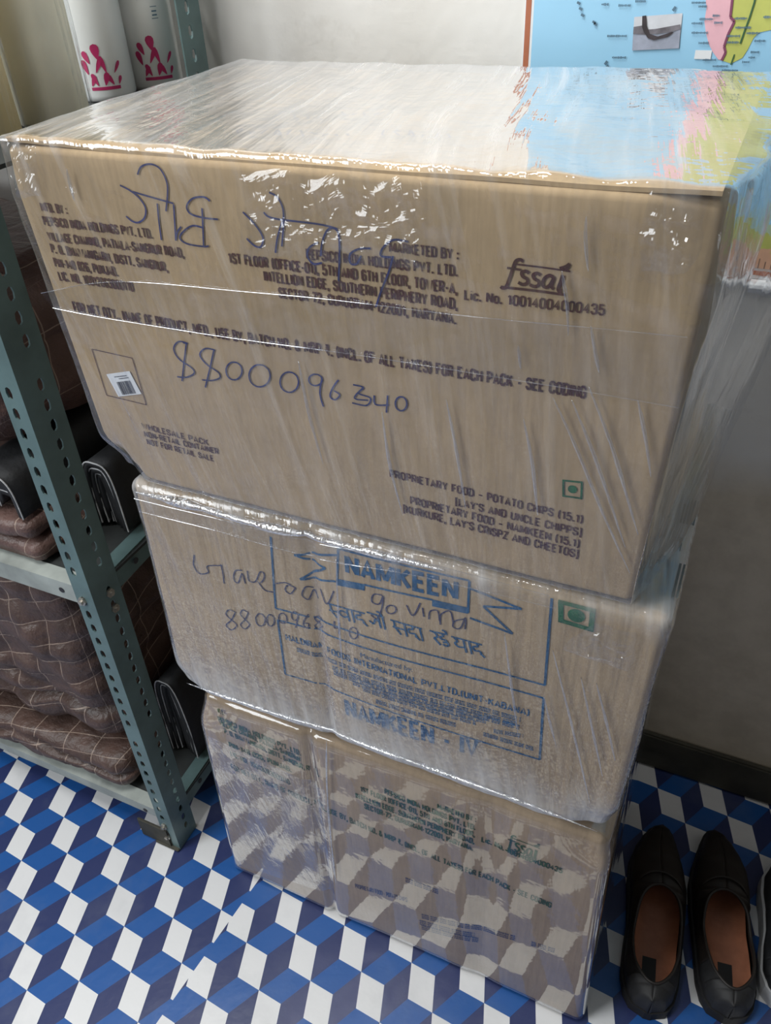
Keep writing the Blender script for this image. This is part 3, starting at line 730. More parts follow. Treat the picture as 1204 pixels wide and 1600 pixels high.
# loose film pulled off the right corner of the top carton
def sheet3(name, root, rows, mat, sub=8, ruff=.004, seed=1.0):
    """smooth sheet through rows of 3D points"""
    R = []
    def sp3(pts, k):
        out = []; n = len(pts)
        for i in range(n - 1):
            g = lambda j: Vector(pts[min(max(j, 0), n - 1)])
            p0, p1, p2, p3 = g(i - 1), g(i), g(i + 1), g(i + 2)
            for s in range(k):
                t = s / k; out.append(.5 * ((2 * p1) + (-p0 + p2) * t + (2 * p0 - 5 * p1 + 4 * p2 - p3) * t * t + (-p0 + 3 * p1 - 3 * p2 + p3) * t ** 3))
        out.append(Vector(pts[-1])); return out
    rows = [sp3(r, sub) for r in rows]; cols = [sp3([r[i] for r in rows], sub) for i in range(len(rows[0]))]
    nc = len(cols); nr = len(cols[0]); vs = []; uv = []; fs = []
    for i in range(nc):
        for j in range(nr):
            p = cols[i][j]; p = p + Vector((nz(p.x * 40, p.y * 40, p.z * 25 + seed), nz(p.x * 40, p.y * 40 + 5, p.z * 25 + seed), nz(p.x * 40 + 9, p.y * 40, p.z * 25 + seed))) * ruff
            vs.append(p); uv.append((i / nc * .25, j / nr * .25))
    for i in range(nc - 1):
        for j in range(nr - 1): fs.append((i * nr + j, (i + 1) * nr + j, (i + 1) * nr + j + 1, i * nr + j + 1))
    o = mesh_obj(name, vs, fs, mat, None, uv, True); part(o, root); return o
sheet3('loose_film', r1, [[(-.021, .495, 1.117), (.002, .60, 1.117), (.012, .72, 1.113), (.006, .855, 1.117)],
                          [(-.018, .490, 1.03), (.018, .60, 1.03), (.034, .73, 1.02), (.018, .868, 1.02)],
                          [(-.022, .490, .93), (.012, .60, .93), (.028, .73, .92), (.014, .866, .92)],
                          [(-.026, .492, .80), (.000, .60, .80), (.010, .73, .80), (.000, .862, .80)]], M['film_flap'], 8, .003, 2.0)

# ------------------------------------------------------------------ middle carton
r2 = tag(empty('wrapped_carton', (-.275, .68, .459)), 'brown carton with blue snack print, wrapped in film, between two other cartons', 'carton')
C2.build(r2, M['card2'], 0, .008, (70, 24, 36), 'carton_body')
A7 = cr(2.408, 200, 750); A0 = cr(2.508, 400, 830)
LB = .0024
def frames(mb):
    for a, b in (((423, 838), (431, 950)), ((431, 950), (851, 1070)), ((851, 1070), (862, 934)), ((434, 968), (446, 1053)), ((446, 1053), (843, 1186)), ((843, 1186), (849, 1090)), ((849, 1090), (434, 968))):
        line_px(mb, C2, a, b, LB, seg=24)
mark(r2, C2, 'printed_frame', M['blue'], frames)
def logo(mb):
    P = lambda *p: [A0(*q) for q in p]
    text_px(mb, C2, "NAMKEEN", A0(350, 165), A0(792, 272), 31, .05)
    Z = [(320, 92), (150, 92), (272, 143), (172, 187), (312, 195)]
    for a, b in zip(Z, Z[1:]): line_px(mb, C2, A0(*a), A0(*b), .0026)
    Z = [(838, 222), (1040, 303), (890, 292), (1005, 400), (838, 338)]
    for a, b in zip(Z, Z[1:]): line_px(mb, C2, A0(*a), A0(*b), .0026)
    for a, b in (((322, 66), (836, 192)), ((836, 192), (830, 318)), ((425, 208), (690, 267)), ((322, 66), (318, 205))): line_px(mb, C2, A0(*a), A0(*b), .0024, seg=20)
    poly_px(mb, C2, P((315, 210), (425, 231), (426, 206), (315, 184))); poly_px(mb, C2, P((690, 292), (830, 322), (832, 298), (690, 265)))
mark(r2, C2, 'printed_product_name', M['blue'], logo)
def hindi(mb):
    """the slogan in Devanagari, drawn stroke by stroke; each letter in a unit frame, x advance given"""
    S = {'sa': [[(.05, .0), (.0, .0)], [(.12, .0), (.12, .35), (.02, .55)], [(.12, .5), (.40, .5), (.62, .5)], [(.10, .5), (.35, .98)], [(.62, .0), (.62, 1.0)]],
         'half_sa': [[(.10, .0), (.10, .4), (.0, .55)], [(.10, .5), (.40, .5)], [(.08, .5), (.32, .98)]],
         'va': [[(.50, .38), (.25, .28), (.08, .5), (.25, .75), (.50, .62)], [(.50, .0), (.50, 1.0)]],
         'aa': [[(.18, .0), (.18, 1.0)]],
         'da': [[(.32, .0), (.32, .25)], [(.32, .25), (.08, .35), (.10, .62), (.35, .58), (.42, .75), (.36, .86)], [(.36, .7), (.55, 1.0)]],
         'ja': [[(.58, .0), (.58, 1.0)], [(.58, .45), (.35, .42), (.30, .62), (.16, .80), (.0, .62)]],
         'o': [[(.18, .0), (.18, 1.0)], [(.18, -.02), (.08, -.28), (-.10, -.30)]],
         'ra': [[(.15, .0), (.32, .12), (.34, .36), (.12, .52)], [(.14, .50), (.45, .98)]],
         'ha': [[(.30, .0), (.30, .22)], [(.30, .22), (.08, .30), (.18, .46), (.40, .46), (.42, .62), (.20, .68)], [(.44, .58), (.52, .80), (.34, .95), (.16, .84)]],
         'e': [[(.08, -.02), (.0, -.25), (-.18, -.30)]],
         'ya': [[(.10, .02), (.22, .25), (.08, .45), (.22, .68), (.55, .58)], [(.55, .0), (.55, 1.0)]]}
    words = [[('half_sa', .40), ('va', .56), ('aa', .26), ('da', .56)], [('ja', .64), ('o', .28)], [('sa', .70), ('da', .50), ('aa', .28)], [('ra', .44), ('ha', .50), ('e', .06)], [('ya', .64), ('aa', .26), ('da', .56)]]
    starts = [(512, 942, 570), (574, 956, 600), (611, 968, 659), (672, 985, 698), (706, 994, 753)]
    ends_y = [958, 964, 982, 991, 1007]
    for wd, (xs, ys, xe), ye in zip(words, starts, ends_y):
        tot = sum(a for _, a in wd); k = (xe - xs) / tot; x = 0
        f = lambda u, v: (xs + u * k + v * 5, lerp(ys, ye, u / tot) + v * 20)
        for g, adv in wd:
            for stt in S[g]:
                stroke_px(mb, C2, [f(x + a, b) for a, b in stt], .0021)
            x += adv
        line_px(mb, C2, f(-.04, 0), f(tot, 0), .0021)
mark(r2, C2, 'printed_slogan', M['blue'], hindi)
def maker2(mb):
    glyph_px(mb, C2, "Manufactured by:", A0(410, 492), A0(613, 550), 7, .0)
    text_px(mb, C2, "HALDIRAM FOODS INTERNATIONAL PVT.LTD.(UNIT-KABANA)", A0(118, 425), A0(1070, 724), 9.5, .025)
    for k, (a, b) in enumerate((((162, 470), (1035, 745)), ((300, 540), (1030, 765)), ((305, 560), (1030, 775)), ((380, 600), (900, 752)), ((420, 625), (860, 758)), ((470, 672), (790, 768)), ((890, 800), (1085, 858)), ((930, 788), (1045, 808)))):
        small_print(mb, C2, A0(*a), A0(*b), 6.0, k)
mark(r2, C2, 'printed_maker_address', M['blue'], maker2)['kind'] = 'stuff'
mark(r2, C2, 'printed_variety_name', M['blue'], lambda mb: text_px(mb, C2, "NAMKEEN - IV", A0(352, 722), A0(872, 890), 27, .035))
mark(r2, C2, 'printed_vegetarian_mark', M['green'], lambda mb: vegmark(mb, C2, [(876, 940), (926, 953), (923, 983), (876, 969)], .0046, .0075))
H2 = [[(250, 280), (248, 320), (270, 350), (303, 346), (300, 322), (355, 320)], [(350, 315), (358, 350), (362, 388)], [(430, 338), (405, 340), (398, 370), (415, 385), (430, 350), (442, 388)],
      [(450, 340), (455, 375), (480, 380), (497, 345), (512, 350), (512, 370), (500, 385)], [(490, 380), (515, 412), (550, 420)], [(552, 388), (590, 384), (612, 392)],
      [(630, 402), (602, 394), (592, 412), (612, 426), (632, 402)], [(700, 402), (670, 400), (655, 430), (680, 447), (700, 410), (716, 444)], [(724, 408), (748, 465), (775, 415)],
      [(958, 432), (925, 428), (918, 455), (945, 465), (960, 435), (955, 480), (938, 520), (914, 505)], ell(990, 485, 19, 16), [(1048, 468), (1072, 508), (1100, 460)], [(1108, 478), (1113, 512)], [(1132, 522), (1137, 492), (1165, 490), (1172, 528)]]
H2b = [[(302, 602), (304, 568), (335, 556), (346, 595)], [(388, 582), (352, 590), (346, 610), (370, 614), (388, 578), (387, 618)]]
DG = {'8': [[(.8, .1), (.3, .0), (.1, .25), (.5, .5), (.9, .75), (.5, 1.0), (.1, .8), (.5, .5), (.8, .1)]], '0': [ell(.5, .5, .42, .45)], '9': [ell(.5, .28, .35, .26), [(.85, .25), (.75, .6), (.6, 1.0)]],
      '6': [[(.7, .0), (.2, .5), (.2, .85), (.6, .95), (.7, .65), (.25, .65)]], '4': [[(.2, .0), (.15, .5), (.8, .5)], [(.7, .1), (.65, 1.0)]]}
def pen2(mb): strokes(mb, C2, H2[:9], .0015, A7)
def pen2s(mb): strokes(mb, C2, H2[9:], .0015, A7); strokes(mb, C2, H2b, .0015, A8)
def pen2n(mb):
    xs = [365, 420, 478, 520, 565, 610, 655, 700, 770, 830]; yb = [485, 486, 496, 500, 495, 490, 500, 510, 528, 548]; hh = [75, 70, 52, 48, 42, 62, 55, 45, 48, 48]; ww = [50, 42, 42, 34, 36, 36, 36, 36, 36, 38]
    for d, x, y, h, w2 in zip("8800096840", xs, yb, hh, ww):
        for s in DG[d]: stroke_px(mb, C2, [A7(x + a * w2, y + b * h + a * 4) for a, b in s], .0015)
mark(r2, C2, 'handwritten_name', M['pen2'], pen2)['label'] = 'first word written in dark pen'
mark(r2, C2, 'handwritten_name', M['pen2'], pen2s)['label'] = 'second word written in dark pen'
mark(r2, C2, 'handwritten_number', M['pen2'], pen2n)['label'] = 'telephone number written in dark pen'
# print on the part of the lid that sticks out beside the top carton
mbl = MB()
for (px, py, w0, h0) in ((1052, 905, .016, .045), (1078, 800, .014, .04), (1060, 850, .006, .02)):
    o3 = onZ(px, py, .7866)
    for k in range(5):
        x = o3.x - w0 / 2 + k * w0 / 5
        mbl.add([(x, o3.y - h0 / 2, .7868), (x + w0 * .12, o3.y - h0 / 2, .7868), (x + w0 * .12, o3.y + h0 / 2, .7868), (x, o3.y + h0 / 2, .7868)], [(0, 1, 2, 3)])
    part(mbl.build('printed_lid_text', M['lidtext']), r2); mbl = MB()
C2.build(r2, M['film2'], .0035, .012, (110, 40, 56), 'stretch_film', wrinkle(5.0, .0018, 55, 5, None, .001), .0012)
band(r2, C2, [(214, 775), (330, 803), (480, 838), (640, 868), (860, 925)], [(222, 795), (330, 822), (480, 862), (640, 892), (870, 945)], M['band'], M['fold'])
def roll(root, c, pts, r, mat, name='gathered_film', lift=.006, seed=1.0):
    q = spline([pxz(*p, c) for p in pts], 14); p3 = conform(c, q, lift)
    m_ = len(p3) - 1; mbx = MB(); mbx.tube(p3, [r * (.5 + .9 * abs(nz(p.x * 18, p.z * 9, seed))) * (.08 + .92 * min(1, 6 * i / m_, 6 * (m_ - i) / m_)) for i, p in enumerate(p3)], 8)
    o = mbx.build(name, mat, smooth=True)
    uvl = o.data.uv_layers.new(name='UVMap')
    for lp in o.data.loops:
        co = o.data.vertices[lp.vertex_index].co; uvl.data[lp.index].uv = (co.x, co.z + .3 * co.y)
    part(o, root)
roll(r2, C2, [(214, 763), (300, 783), (420, 817), (560, 851), (700, 885)], .0056, M['fold'], seed=1.0)
roll(r2, C2, [(296, 1062), (400, 1098), (560, 1152), (760, 1225), (935, 1292)], .0038, M['fold'], seed=3.0)

creases(r2, C2, [[(865, 1010), (893, 1120), (923, 1250)], [(909, 1053), (926, 1130), (942, 1207)], [(933, 1062), (948, 1120), (962, 1183)], [(851, 1082), (860, 1120), (870, 1159)],
                 [(790, 985), (800, 1060), (812, 1150)], [(528, 870), (532, 960), (540, 1060)]], .0017, seed=20.0)
crumple(r2, C2, [(880, 1010), (985, 1045), (996, 985), (930, 966)], .004, .0042, 14.0, 30)
# ------------------------------------------------------------------ bottom carton
r3 = tag(empty('wrapped_carton', (-.275, .68, 0)), 'greyish brown carton with faded green print standing on the patterned floor under the stack', 'carton')
C3.build(r3, M['card3'], 0, .008, (70, 24, 36), 'carton_body')
B3 = cr(5.235, 330, 1090); B4 = cr(3.168, 520, 1220); B5 = cr(3.168, 520, 1330)
def addr3(mb):
    for t, l, r in (("MFD. BY :", (55, 122), (120, 150)), ("PEPSICO INDIA HOLDINGS PVT. LTD.", (60, 190), (735, 475)), ("VILLAGE CHANNO, PATIALA-SANGRUR", (70, 222), (735, 525)),
                    ("P. O. BHAWANIGARH, DISTT. SANGRUR, ROAD,", (110, 290), (885, 645)), ("PIN-148 026, PUNJAB.", (150, 400), (660, 610)), ("LIC. NO. 10012063000110", (160, 470), (650, 715))):
        text_px(mb, C3, t, B3(*l), B3(*r), 7.5, .035)
mark(r3, C3, 'printed_maker_address', M['faded'], addr3)
def mkt3(mb):
    for t, l, r in (("MARKETED BY :", (515, 135), (710, 203)), ("PEPSICO INDIA HOLDINGS PVT. LTD.", (255, 62), (705, 243)), ("1ST FLOOR (OFFICE-01), 5TH AND 6TH FLOOR,", (135, 50), (703, 278)),
                    ("INTELLION EDGE, SOUTHERN PERIPHERY ROAD,", (112, 82), (700, 312)), ("SECTOR-72, GURUGRAM-122001, HARYANA.", (155, 135), (695, 345))):
        text_px(mb, C3, t, B4(*l), B4(*r), 8.5, .035)
mark(r3, C3, 'printed_marketer_address', M['faded'], mkt3)
mark(r3, C3, 'printed_licence_number', M['faded'], lambda mb: text_px(mb, C3, "Lic. No. 10014004000435", B4(733, 300), B4(1135, 458), 8.5, .035))
mark(r3, C3, 'printed_emblem', M['faded'], lambda mb: fssai(mb, C3, lambda u, v: (lerp(790, 843, u), lerp(1301, 1329, v) + u * 17), .0024))
mark(r3, C3, 'printed_coding_line', M['faded'], lambda mb: text_px(mb, C3, "FOR NET QTY., NAME OF PRODUCT, MFD., USE BY, BATCH NO. & MRP \u20b9. (INCL. OF ALL TAXES) FOR EACH PACK - SEE CODING", (362, 1201), B5(1080, 280), 8, .015))
def low3(mb):
    text_px(mb, C3, "PROPRIETARY FOOD - POTATO CHIPS", B5(110, 180), B5(370, 250), 6.5, .01)
    for k, (a, b) in enumerate((((440, 330), (900, 440)), ((430, 360), (700, 425)), ((440, 385), (720, 450)), ((980, 465), (1095, 500)), ((360, 150), (520, 210)))): small_print(mb, C3, B5(*a), B5(*b), 7, 40 + k)
mark(r3, C3, 'printed_contents_note', M['pen2'], low3)['kind'] = 'stuff'
C3.build(r3, M['film3'], .0035, .012, (110, 40, 70), 'stretch_film', wrinkle(7.0, .0009, 14, 5, None, .001, None, .4), .0012)
roll(r3, C3, [(513, 1150), (514, 1230), (520, 1310), (527, 1375)], .0022, M['fold'], 'film_fold', .0055, 5.0)
def patch(root, c, pts, mat, lift):
    P = [pxz(*p, c) for p in pts]; n = 16; vs = []; uv = []; fs = []
    for i in range(n + 1):
        for j in range(n + 1):
            u, v = i / n, j / n
            x = lerp(lerp(P[0][0], P[1][0], u), lerp(P[3][0], P[2][0], u), v); z = lerp(lerp(P[0][1], P[1][1], u), lerp(P[3][1], P[2][1], u), v)
            vs.append(Vector((x, c.front(x, z) - lift - .0012 * (1 + nz(x * 40, z * 20, 2.0)), z))); uv.append((x, z))
    for i in range(n):
        for j in range(n): fs.append((i * (n + 1) + j, (i + 1) * (n + 1) + j, (i + 1) * (n + 1) + j + 1, i * (n + 1) + j + 1))
    o = mesh_obj('film_overlap', vs, fs, mat, None, uv, True); part(o, root)
patch(r3, C3, [(328, 1142), (512, 1228), (526, 1392), (372, 1345)], M['film_flap'], .0062)

# ------------------------------------------------------------------ map on the wall
MY = WY - .002
mp = tag(empty('wall_map', (.2, WY, .89)), 'printed wall map with pale blue sea and pink and olive land above the stack', 'map')
def mpt(px, py, k=0): p = onY(px, py, MY); return Vector((p.x, MY - .0004 * k, p.z))
ml = mpt(815, 100).x; mbot = mpt(1190, 436).z; mr_ = .95; mtop = 1.95
def quadw(x0, x1, z0, z1, k, mat, name):
    o = mesh_obj(name, [(x0, MY - .0004 * k, z0), (x1, MY - .0004 * k, z0), (x1, MY - .0004 * k, z1), (x0, MY - .0004 * k, z1)], [(0, 1, 2, 3)], mat); part(o, mp); return o
mb = MB(); mb.box((ml, MY - .0002, mbot), (mr_, MY + .0006, mtop)); part(mb.build('paper_sheet', M['white']), mp)
M['sea'] = simple('sea_blue_print', (.33, .62, .84), .35, .04, 6)
M['redline'] = simple('red_brown_print', (.42, .14, .07), .5, .1)
M['landp'] = simple('pink_land_print', (.80, .46, .52), .4, .06, 40)
M['landg'] = simple('olive_land_print', (.52, .55, .14), .4, .08, 30)
M['orange'] = simple('orange_margin_print', (.72, .42, .27), .4, .15, 20)
M['label'] = simple('grey_blue_print', (.09, .17, .24), .5, .2)
M['river'] = simple('dark_green_print', (.04, .12, .05), .5, .1)
M['border'] = simple('purple_border_print', (.22, .06, .12), .5, .1)
mf = mpt(831, 60).x
quadw(mf, mr_ - .02, mbot + .028, mtop - .02, 1, M['sea'], 'sea_print')
rl = mpt(823, 60).x
quadw(rl - .003, rl + .003, mbot + .008, mtop - .012, 1, M['redline'], 'border_line')
quadw(ml + .01, mr_ - .01, mbot + .004, mbot + .009, 2, M['redline'], 'border_line')
quadw(mpt(1150, 400).x, mr_ - .02, mbot + .012, mbot + .034, 2, M['orange'], 'margin_print')
quadw(mpt(1150, 400).x, mr_ - .02, mbot + .034, mbot + .060, 2, M['landg'], 'legend_print')
mb = MB()
for k in range(40):
    x = mpt(1172, 420).x + k * .0065; h = (.006, .011, .008)[k % 3]
    mb.add([(x, MY - .0013, mbot + .012), (x + .0011, MY - .0013, mbot + .012), (x + .0011, MY - .0013, mbot + .012 + h), (x, MY - .0013, mbot + .012 + h)], [(0, 1, 2, 3)])
part(mb.build('scale_ticks', M['black']), mp)
G = cr(4.56, 940, 0)
def polyw(pts, k, mat, name):
    v = [mpt(*G(*p), k) for p in pts]; o = mesh_obj(name, v, [tuple(range(len(v)))[::-1]], mat); part(o, mp); return o
polyw([(700, -900), (735, -200), (740, 0), (745, 60), (730, 150), (740, 230), (760, 310), (790, 370), (830, 425), (850, 425), (880, 370), (870, 330), (900, 240), (945, 150), (915, 120), (930, 0), (930, -300), (1100, -900)], 2, M['landp'], 'pink_land_print')
polyw([(1100, -900), (930, -300), (930, 0), (915, 120), (945, 150), (900, 240), (870, 330), (880, 370), (852, 430), (920, 452), (1000, 412), (1040, 350), (1080, 270), (1120, 230), (1210, 212), (1400, 40), (1700, -150), (2000, -500), (2000, -900)], 2, M['landg'], 'olive_land_print')
def linew(mb, pts, w, k, f=G):
    q = [mpt(*f(*p), k) for p in pts]
    for a, b in zip(q, q[1:]):
        d = (b - a).normalized(); o = Vector((-d.z, 0, d.x)) * w / 2
        mb.add([a + o, b + o, b - o, a - o], [(0, 1, 2, 3)])
mb = MB(); linew(mb, [(935, -60), (915, 120), (945, 150), (900, 240), (870, 330), (882, 370), (852, 430)], .0022, 4); part(mb.build('border_print', M['border']), mp)
mb = MB(); linew(mb, [(1100, -60), (1085, 20), (1050, 130), (1020, 210), (985, 310)], .0016, 4); linew(mb, [(945, 385), (918, 460)], .0012, 4); part(mb.build('river_print', M['river']), mp)
mb = MB()
for (x, y, wd) in ((640, 18, 100), (690, 45, 55), (695, 135, 90), (640, 165, 70), (640, 232, 110), (690, 305, 70), (720, 425, 90), (790, 470, 100), (855, 500, 110), (1085, 290, 80), (1060, 370, 60), (1045, 408, 40), (1000, 440, 45), (120, 38, 80), (40, 255, 140), (75, 408, 95), (240, 8, 70), (0, 30, 45), (945, 130, 90), (950, 195, 110), (890, 255, 90), (890, 300, 80), (1030, 235, 90), (1150, 120, 80), (800, 160, 60), (790, 110, 50)):
    rnd = random.Random(x + y); u = x
    while u < x + wd:
        l = rnd.uniform(4, 9); h = rnd.uniform(7, 14); linew(mb, [(u, y), (u + l, y - .5)], .0019 * rnd.uniform(.6, 1.2), 5); u += l + 2
for (x, y) in ((25, 440), (32, 470), (30, 500), (510, 55)): linew(mb, [(x, y), (x + 14, y + 12)], .004, 5)
part(mb.build('place_labels', M['label']), mp)['kind'] = 'stuff'
mb = MB()
for (x, y) in ((902, 3), (905, 12), (908, 22), (926, 33), (928, 36)): linew(mb, [(x, y), (x + 5, y + 3)], .0022, 5, lambda a, b: (a, b))
part(mb.build('island_print', M['label']), mp)
# inset picture of a boat, printed on the map
M['ph_sky'] = simple('photo_sky_print', (.62, .64, .68), .4, .08, 60)
M['ph_water'] = simple('photo_water_print', (.36, .39, .48), .4, .2, 60)
M['ph_shore'] = simple('photo_shore_print', (.16, .15, .17), .4, .4, 90)
M['ph_dark'] = simple('photo_dark_print', (.055, .045, .05), .4, .4, 90)
polyw([(232, 120), (575, 93), (550, 343), (217, 358)], 3, M['ph_sky'], 'inset_photo')
polyw([(224, 235), (562, 195), (550, 343), (217, 358)], 4, M['ph_water'], 'inset_photo_water')
polyw([(228, 190), (290, 180), (300, 210), (380, 205), (560, 172), (562, 205), (500, 225), (400, 240), (300, 245), (224, 240)], 5, M['ph_shore'], 'inset_photo_shore')
polyw([(290, 112), (318, 108), (322, 180), (345, 240), (400, 258), (500, 225), (515, 228), (470, 262), (370, 285), (330, 270), (300, 225), (288, 190)], 6, M['ph_dark'], 'inset_photo_boat')
quadw(mpt(1086, 80).x, mpt(1112, 80).x, mpt(1086, 92).z, mpt(1086, 78).z, 3, M['white'], 'label_box')
mb = MB(); q0 = mpt(1190, 444); mb.tube([(ml - .01, MY - .008, mbot - .006), (mr_ + .01, MY - .008, mbot - .006)], .0075, 12); part(mb.build('hanging_batten', M['white'], smooth=False), mp)

# ------------------------------------------------------------------ steel rack
rk = tag(empty('steel_rack', (-1.1, .70, 0)), 'grey-green slotted angle steel rack holding brown quilts beside the cartons', 'rack')
KX = .0180; X0 = -.662
def post(name, cx, cy, sx, sy, wx, wy, h, lean):
    """L-section upright: corner at (cx,cy); one flange along x (towards sx), one along y (towards sy), slotted"""
    bm = bmesh.new(); pitch = .0245; n = int(h / pitch); th = .0022
    def flange(org, ax, width):
        nrm = ax.cross(Vector((0, 0, 1))).normalized()
        cols = [0, width * .28, width * .72, width] if False else None
        for i in range(n):
            z0 = i * pitch; zc = z0 + pitch / 2; cxm = width * .56
            slot = i % 12 not in (0,)
            outer = [(0, z0), (cxm, z0), (width, z0), (width, zc), (width, z0 + pitch), (cxm, z0 + pitch), (0, z0 + pitch), (0, zc)]
            P = lambda a, z: bm.verts.new(org + ax * a + Vector((0, 0, z)))
            ov = [P(*o) for o in outer]
            if slot:
                a, b = .0042, .0075
                inner = [(cxm - a * .75, zc - b * .75), (cxm, zc - b), (cxm + a * .75, zc - b * .75), (cxm + a, zc), (cxm + a * .75, zc + b * .75), (cxm, zc + b), (cxm - a * .75, zc + b * .75), (cxm - a, zc)]
                iv = [P(*o) for o in inner]
                for k in range(8): bm.faces.new((ov[k], ov[(k + 1) % 8], iv[(k + 1) % 8], iv[k]))
            else: bm.faces.new(ov)
    flange(Vector((cx, cy, 0)), Vector((sx, 0, 0)), wx)
    flange(Vector((cx, cy, 0)), Vector((0, sy, 0)), wy)
    bmesh.ops.remove_doubles(bm, verts=bm.verts[:], dist=1e-5)
    bmesh.ops.recalc_face_normals(bm, faces=bm.faces[:])
    bmesh.ops.solidify(bm, geom=bm.faces[:], thickness=th)
    for v in bm.verts: v.co.x += lean * v.co.z
    o = bm_obj(name, bm, M['steel']); part(o, rk); return o
RBX = -.672
post('post', X0, .4900, -1, 1, .027, .044, 1.95, KX)
post('post', RBX, .925, -1, -1, .034, .044, 1.95, .004)
post('post', -1.56, .4900, 1, 1, .034, .044, 1.95, KX)
post('post', -1.56, .925, 1, -1, .034, .044, 1.95, .004)
def beam(name, a, b, h, inward, mat=M['steel_worn']):
    """folded sheet beam between two points (top edge), with an inward lip"""
    a, b = Vector(a), Vector(b); d = (b - a).normalized(); iw = Vector(inward); t = .0016
    mbx = MB(); n = 16; prof = [(0, 0), (0, -h), (t, -h), (t, -t), (.022, -t), (.022, 0)]
    for i in (0, 1):
        pass
    vs = []; fs = []
    for i in range(n + 1):
        p = a.lerp(b, i / n)
        for (o, z) in prof: vs.append(p + iw * o + Vector((0, 0, z)))
    m = len(prof)
    for i in range(n):
        for k in range(m): fs.append((i * m + k, i * m + (k + 1) % m, (i + 1) * m + (k + 1) % m, (i + 1) * m + k))
    fs += [tuple(range(m))[::-1], tuple(n * m + k for k in range(m))]
    mbx.add(vs, fs); return part(mbx.build(name, mat), rk)
def disc(c, nrm, r, mbx, depth=.0006):
    c = Vector(c); nrm = Vector(nrm); u = nrm.cross(Vector((0, 0, 1))).normalized(); w = Vector((0, 0, 1))
    pts = [c + (u * math.cos(k * math.pi / 5) + w * math.sin(k * math.pi / 5)) * r for k in range(10)]
    mbx.add(pts + [p + nrm * depth for p in pts], [tuple(range(10, 20))] + [(k, (k + 1) % 10, 10 + (k + 1) % 10, 10 + k) for k in range(10)])
def level(z, name):
    lx = X0 + KX * z
    mbx = MB(); mbx.box((-1.55, .494, z - .006), (lx - .003, .92, z - .002)); part(mbx.build('shelf_sheet', M['shelf']), rk)
    beam('front_beam', (-1.56, .4925, z), (lx - .002, .4925, z), .030 if z > .2 else .022, (0, 1, 0))
    if z < 1: beam('side_beam', (lx + .0005 - .004, .50, z), (RBX - .004, .92, z), .034, (-1, 0, 0), M['steel'])
    for a in (((lx - .055, .4923, z - .015), (0, -1, 0), .0042), ((lx - .0035, .575, z - .016), (1, 0, 0), .0045)):
        if z > 1 and a[1][0]: continue
        hm = MB(); disc(*a, hm); part(hm.build('beam_hole', M['black']), rk)
ZS = (.092, .592, 1.078)
for z in ZS: level(z, 'shelf')
def bolt(p, nrm, r=.0065):
    mbx = MB(); p = Vector(p); nrm = Vector(nrm)
    mbx.tube([p, p + nrm * .004], r, 6); mbx.tube([p + nrm * .004, p + nrm * .007], r * .5, 8); part(mbx.build('bolt', M['bolt']), rk)
for z in (.575, .06, .030): bolt((X0 + KX * z - .017, .4892, z), (0, -1, 0))
for z in (.572, .545): bolt((X0 + KX * z + .0006, .515, z), (1, 0, 0))
mbx = MB(); mbx.box((X0 - .075, .485, .001), (X0 - .012, .4895, .05), .002); mbx.box((X0 - .045, .482, .001), (X0 + .002, .535, .004), .001)
part(mbx.build('foot_plate', M['base']), rk)

# ------------------------------------------------------------------ quilts and folded blankets
def quilt(label, lo, hi, r, n, cu, cv, shear, mat, amp, fold, seed, name='brown_quilt', crease=()):
    def fn(p, nn):
        u, v = p.x, p.z + (p.y if abs(nn.z) > .7 else 0)
        su = abs(math.sin(math.pi * u / cu)); sv = abs(math.sin(math.pi * (v - u * shear) / cv))
        d = amp * (su * sv) ** .55
        d += fold * nz(p.x * 8 + seed, p.y * 8, p.z * 11) + fold * .6 * nz(p.x * 21 + seed, p.y * 14, p.z * 28)
        for (zc, sl, dep, wd) in crease: d -= dep * math.exp(-((p.z - zc - sl * (p.x + 1.0) - .010 * math.sin(p.x * 17 + zc * 40)) / wd) ** 2) * abs(nn.y)
        q = p + nn * (d if p.z - lo[2] > .004 or nn.z > -.5 else 0)
        q.z = min(max(q.z, lo[2]), hi[2])
        return q
    v, f, uv = rbox(lo, hi, r, n, fn)
    o = mesh_obj(name, v, f, mat, None, uv, True)
    return tag(o, label, 'quilt')
quilt('big brown quilt with diamond stitching filling the lower shelf of the rack', (-1.34, .520, .180), (-.750, .90, .548), .045, (150, 26, 90), .058, .040, .28, M['quilt'], .005, .016, 1.0, crease=[(.235, .10, .022, .009), (.30, -.14, .010, .012)])
quilt('flattened brown quilt folded at the very bottom of the rack under the big quilt', (-1.34, .494, .094), (-.742, .90, .170), .030, (120, 20, 20), .058, .040, .28, M['quilt'], .004, .008, 5.0, crease=[(.135, .03, .016, .005), (.112, -.03, .010, .004)])
quilt('mauve brown folded quilt lying flat on the middle shelf', (-1.34, .504, .594), (-.742, .90, .624), .014, (110, 24, 12), .11, .085, .10, M['quilt2'], .003, .006, 9.0)
quilt('thin mauve brown quilt layer under the black piped blanket', (-1.34, .508, .628), (-.746, .90, .656), .013, (110, 24, 12), .11, .085, .10, M['quilt2'], .003, .006, 19.0)
quilt('puffy brown quilt heaped on top of the black piped blanket', (-1.34, .530, .735), (-.745, .88, .940), .060, (110, 26, 50), .11, .085, .10, M['quilt2'], .009, .016, 13.0)
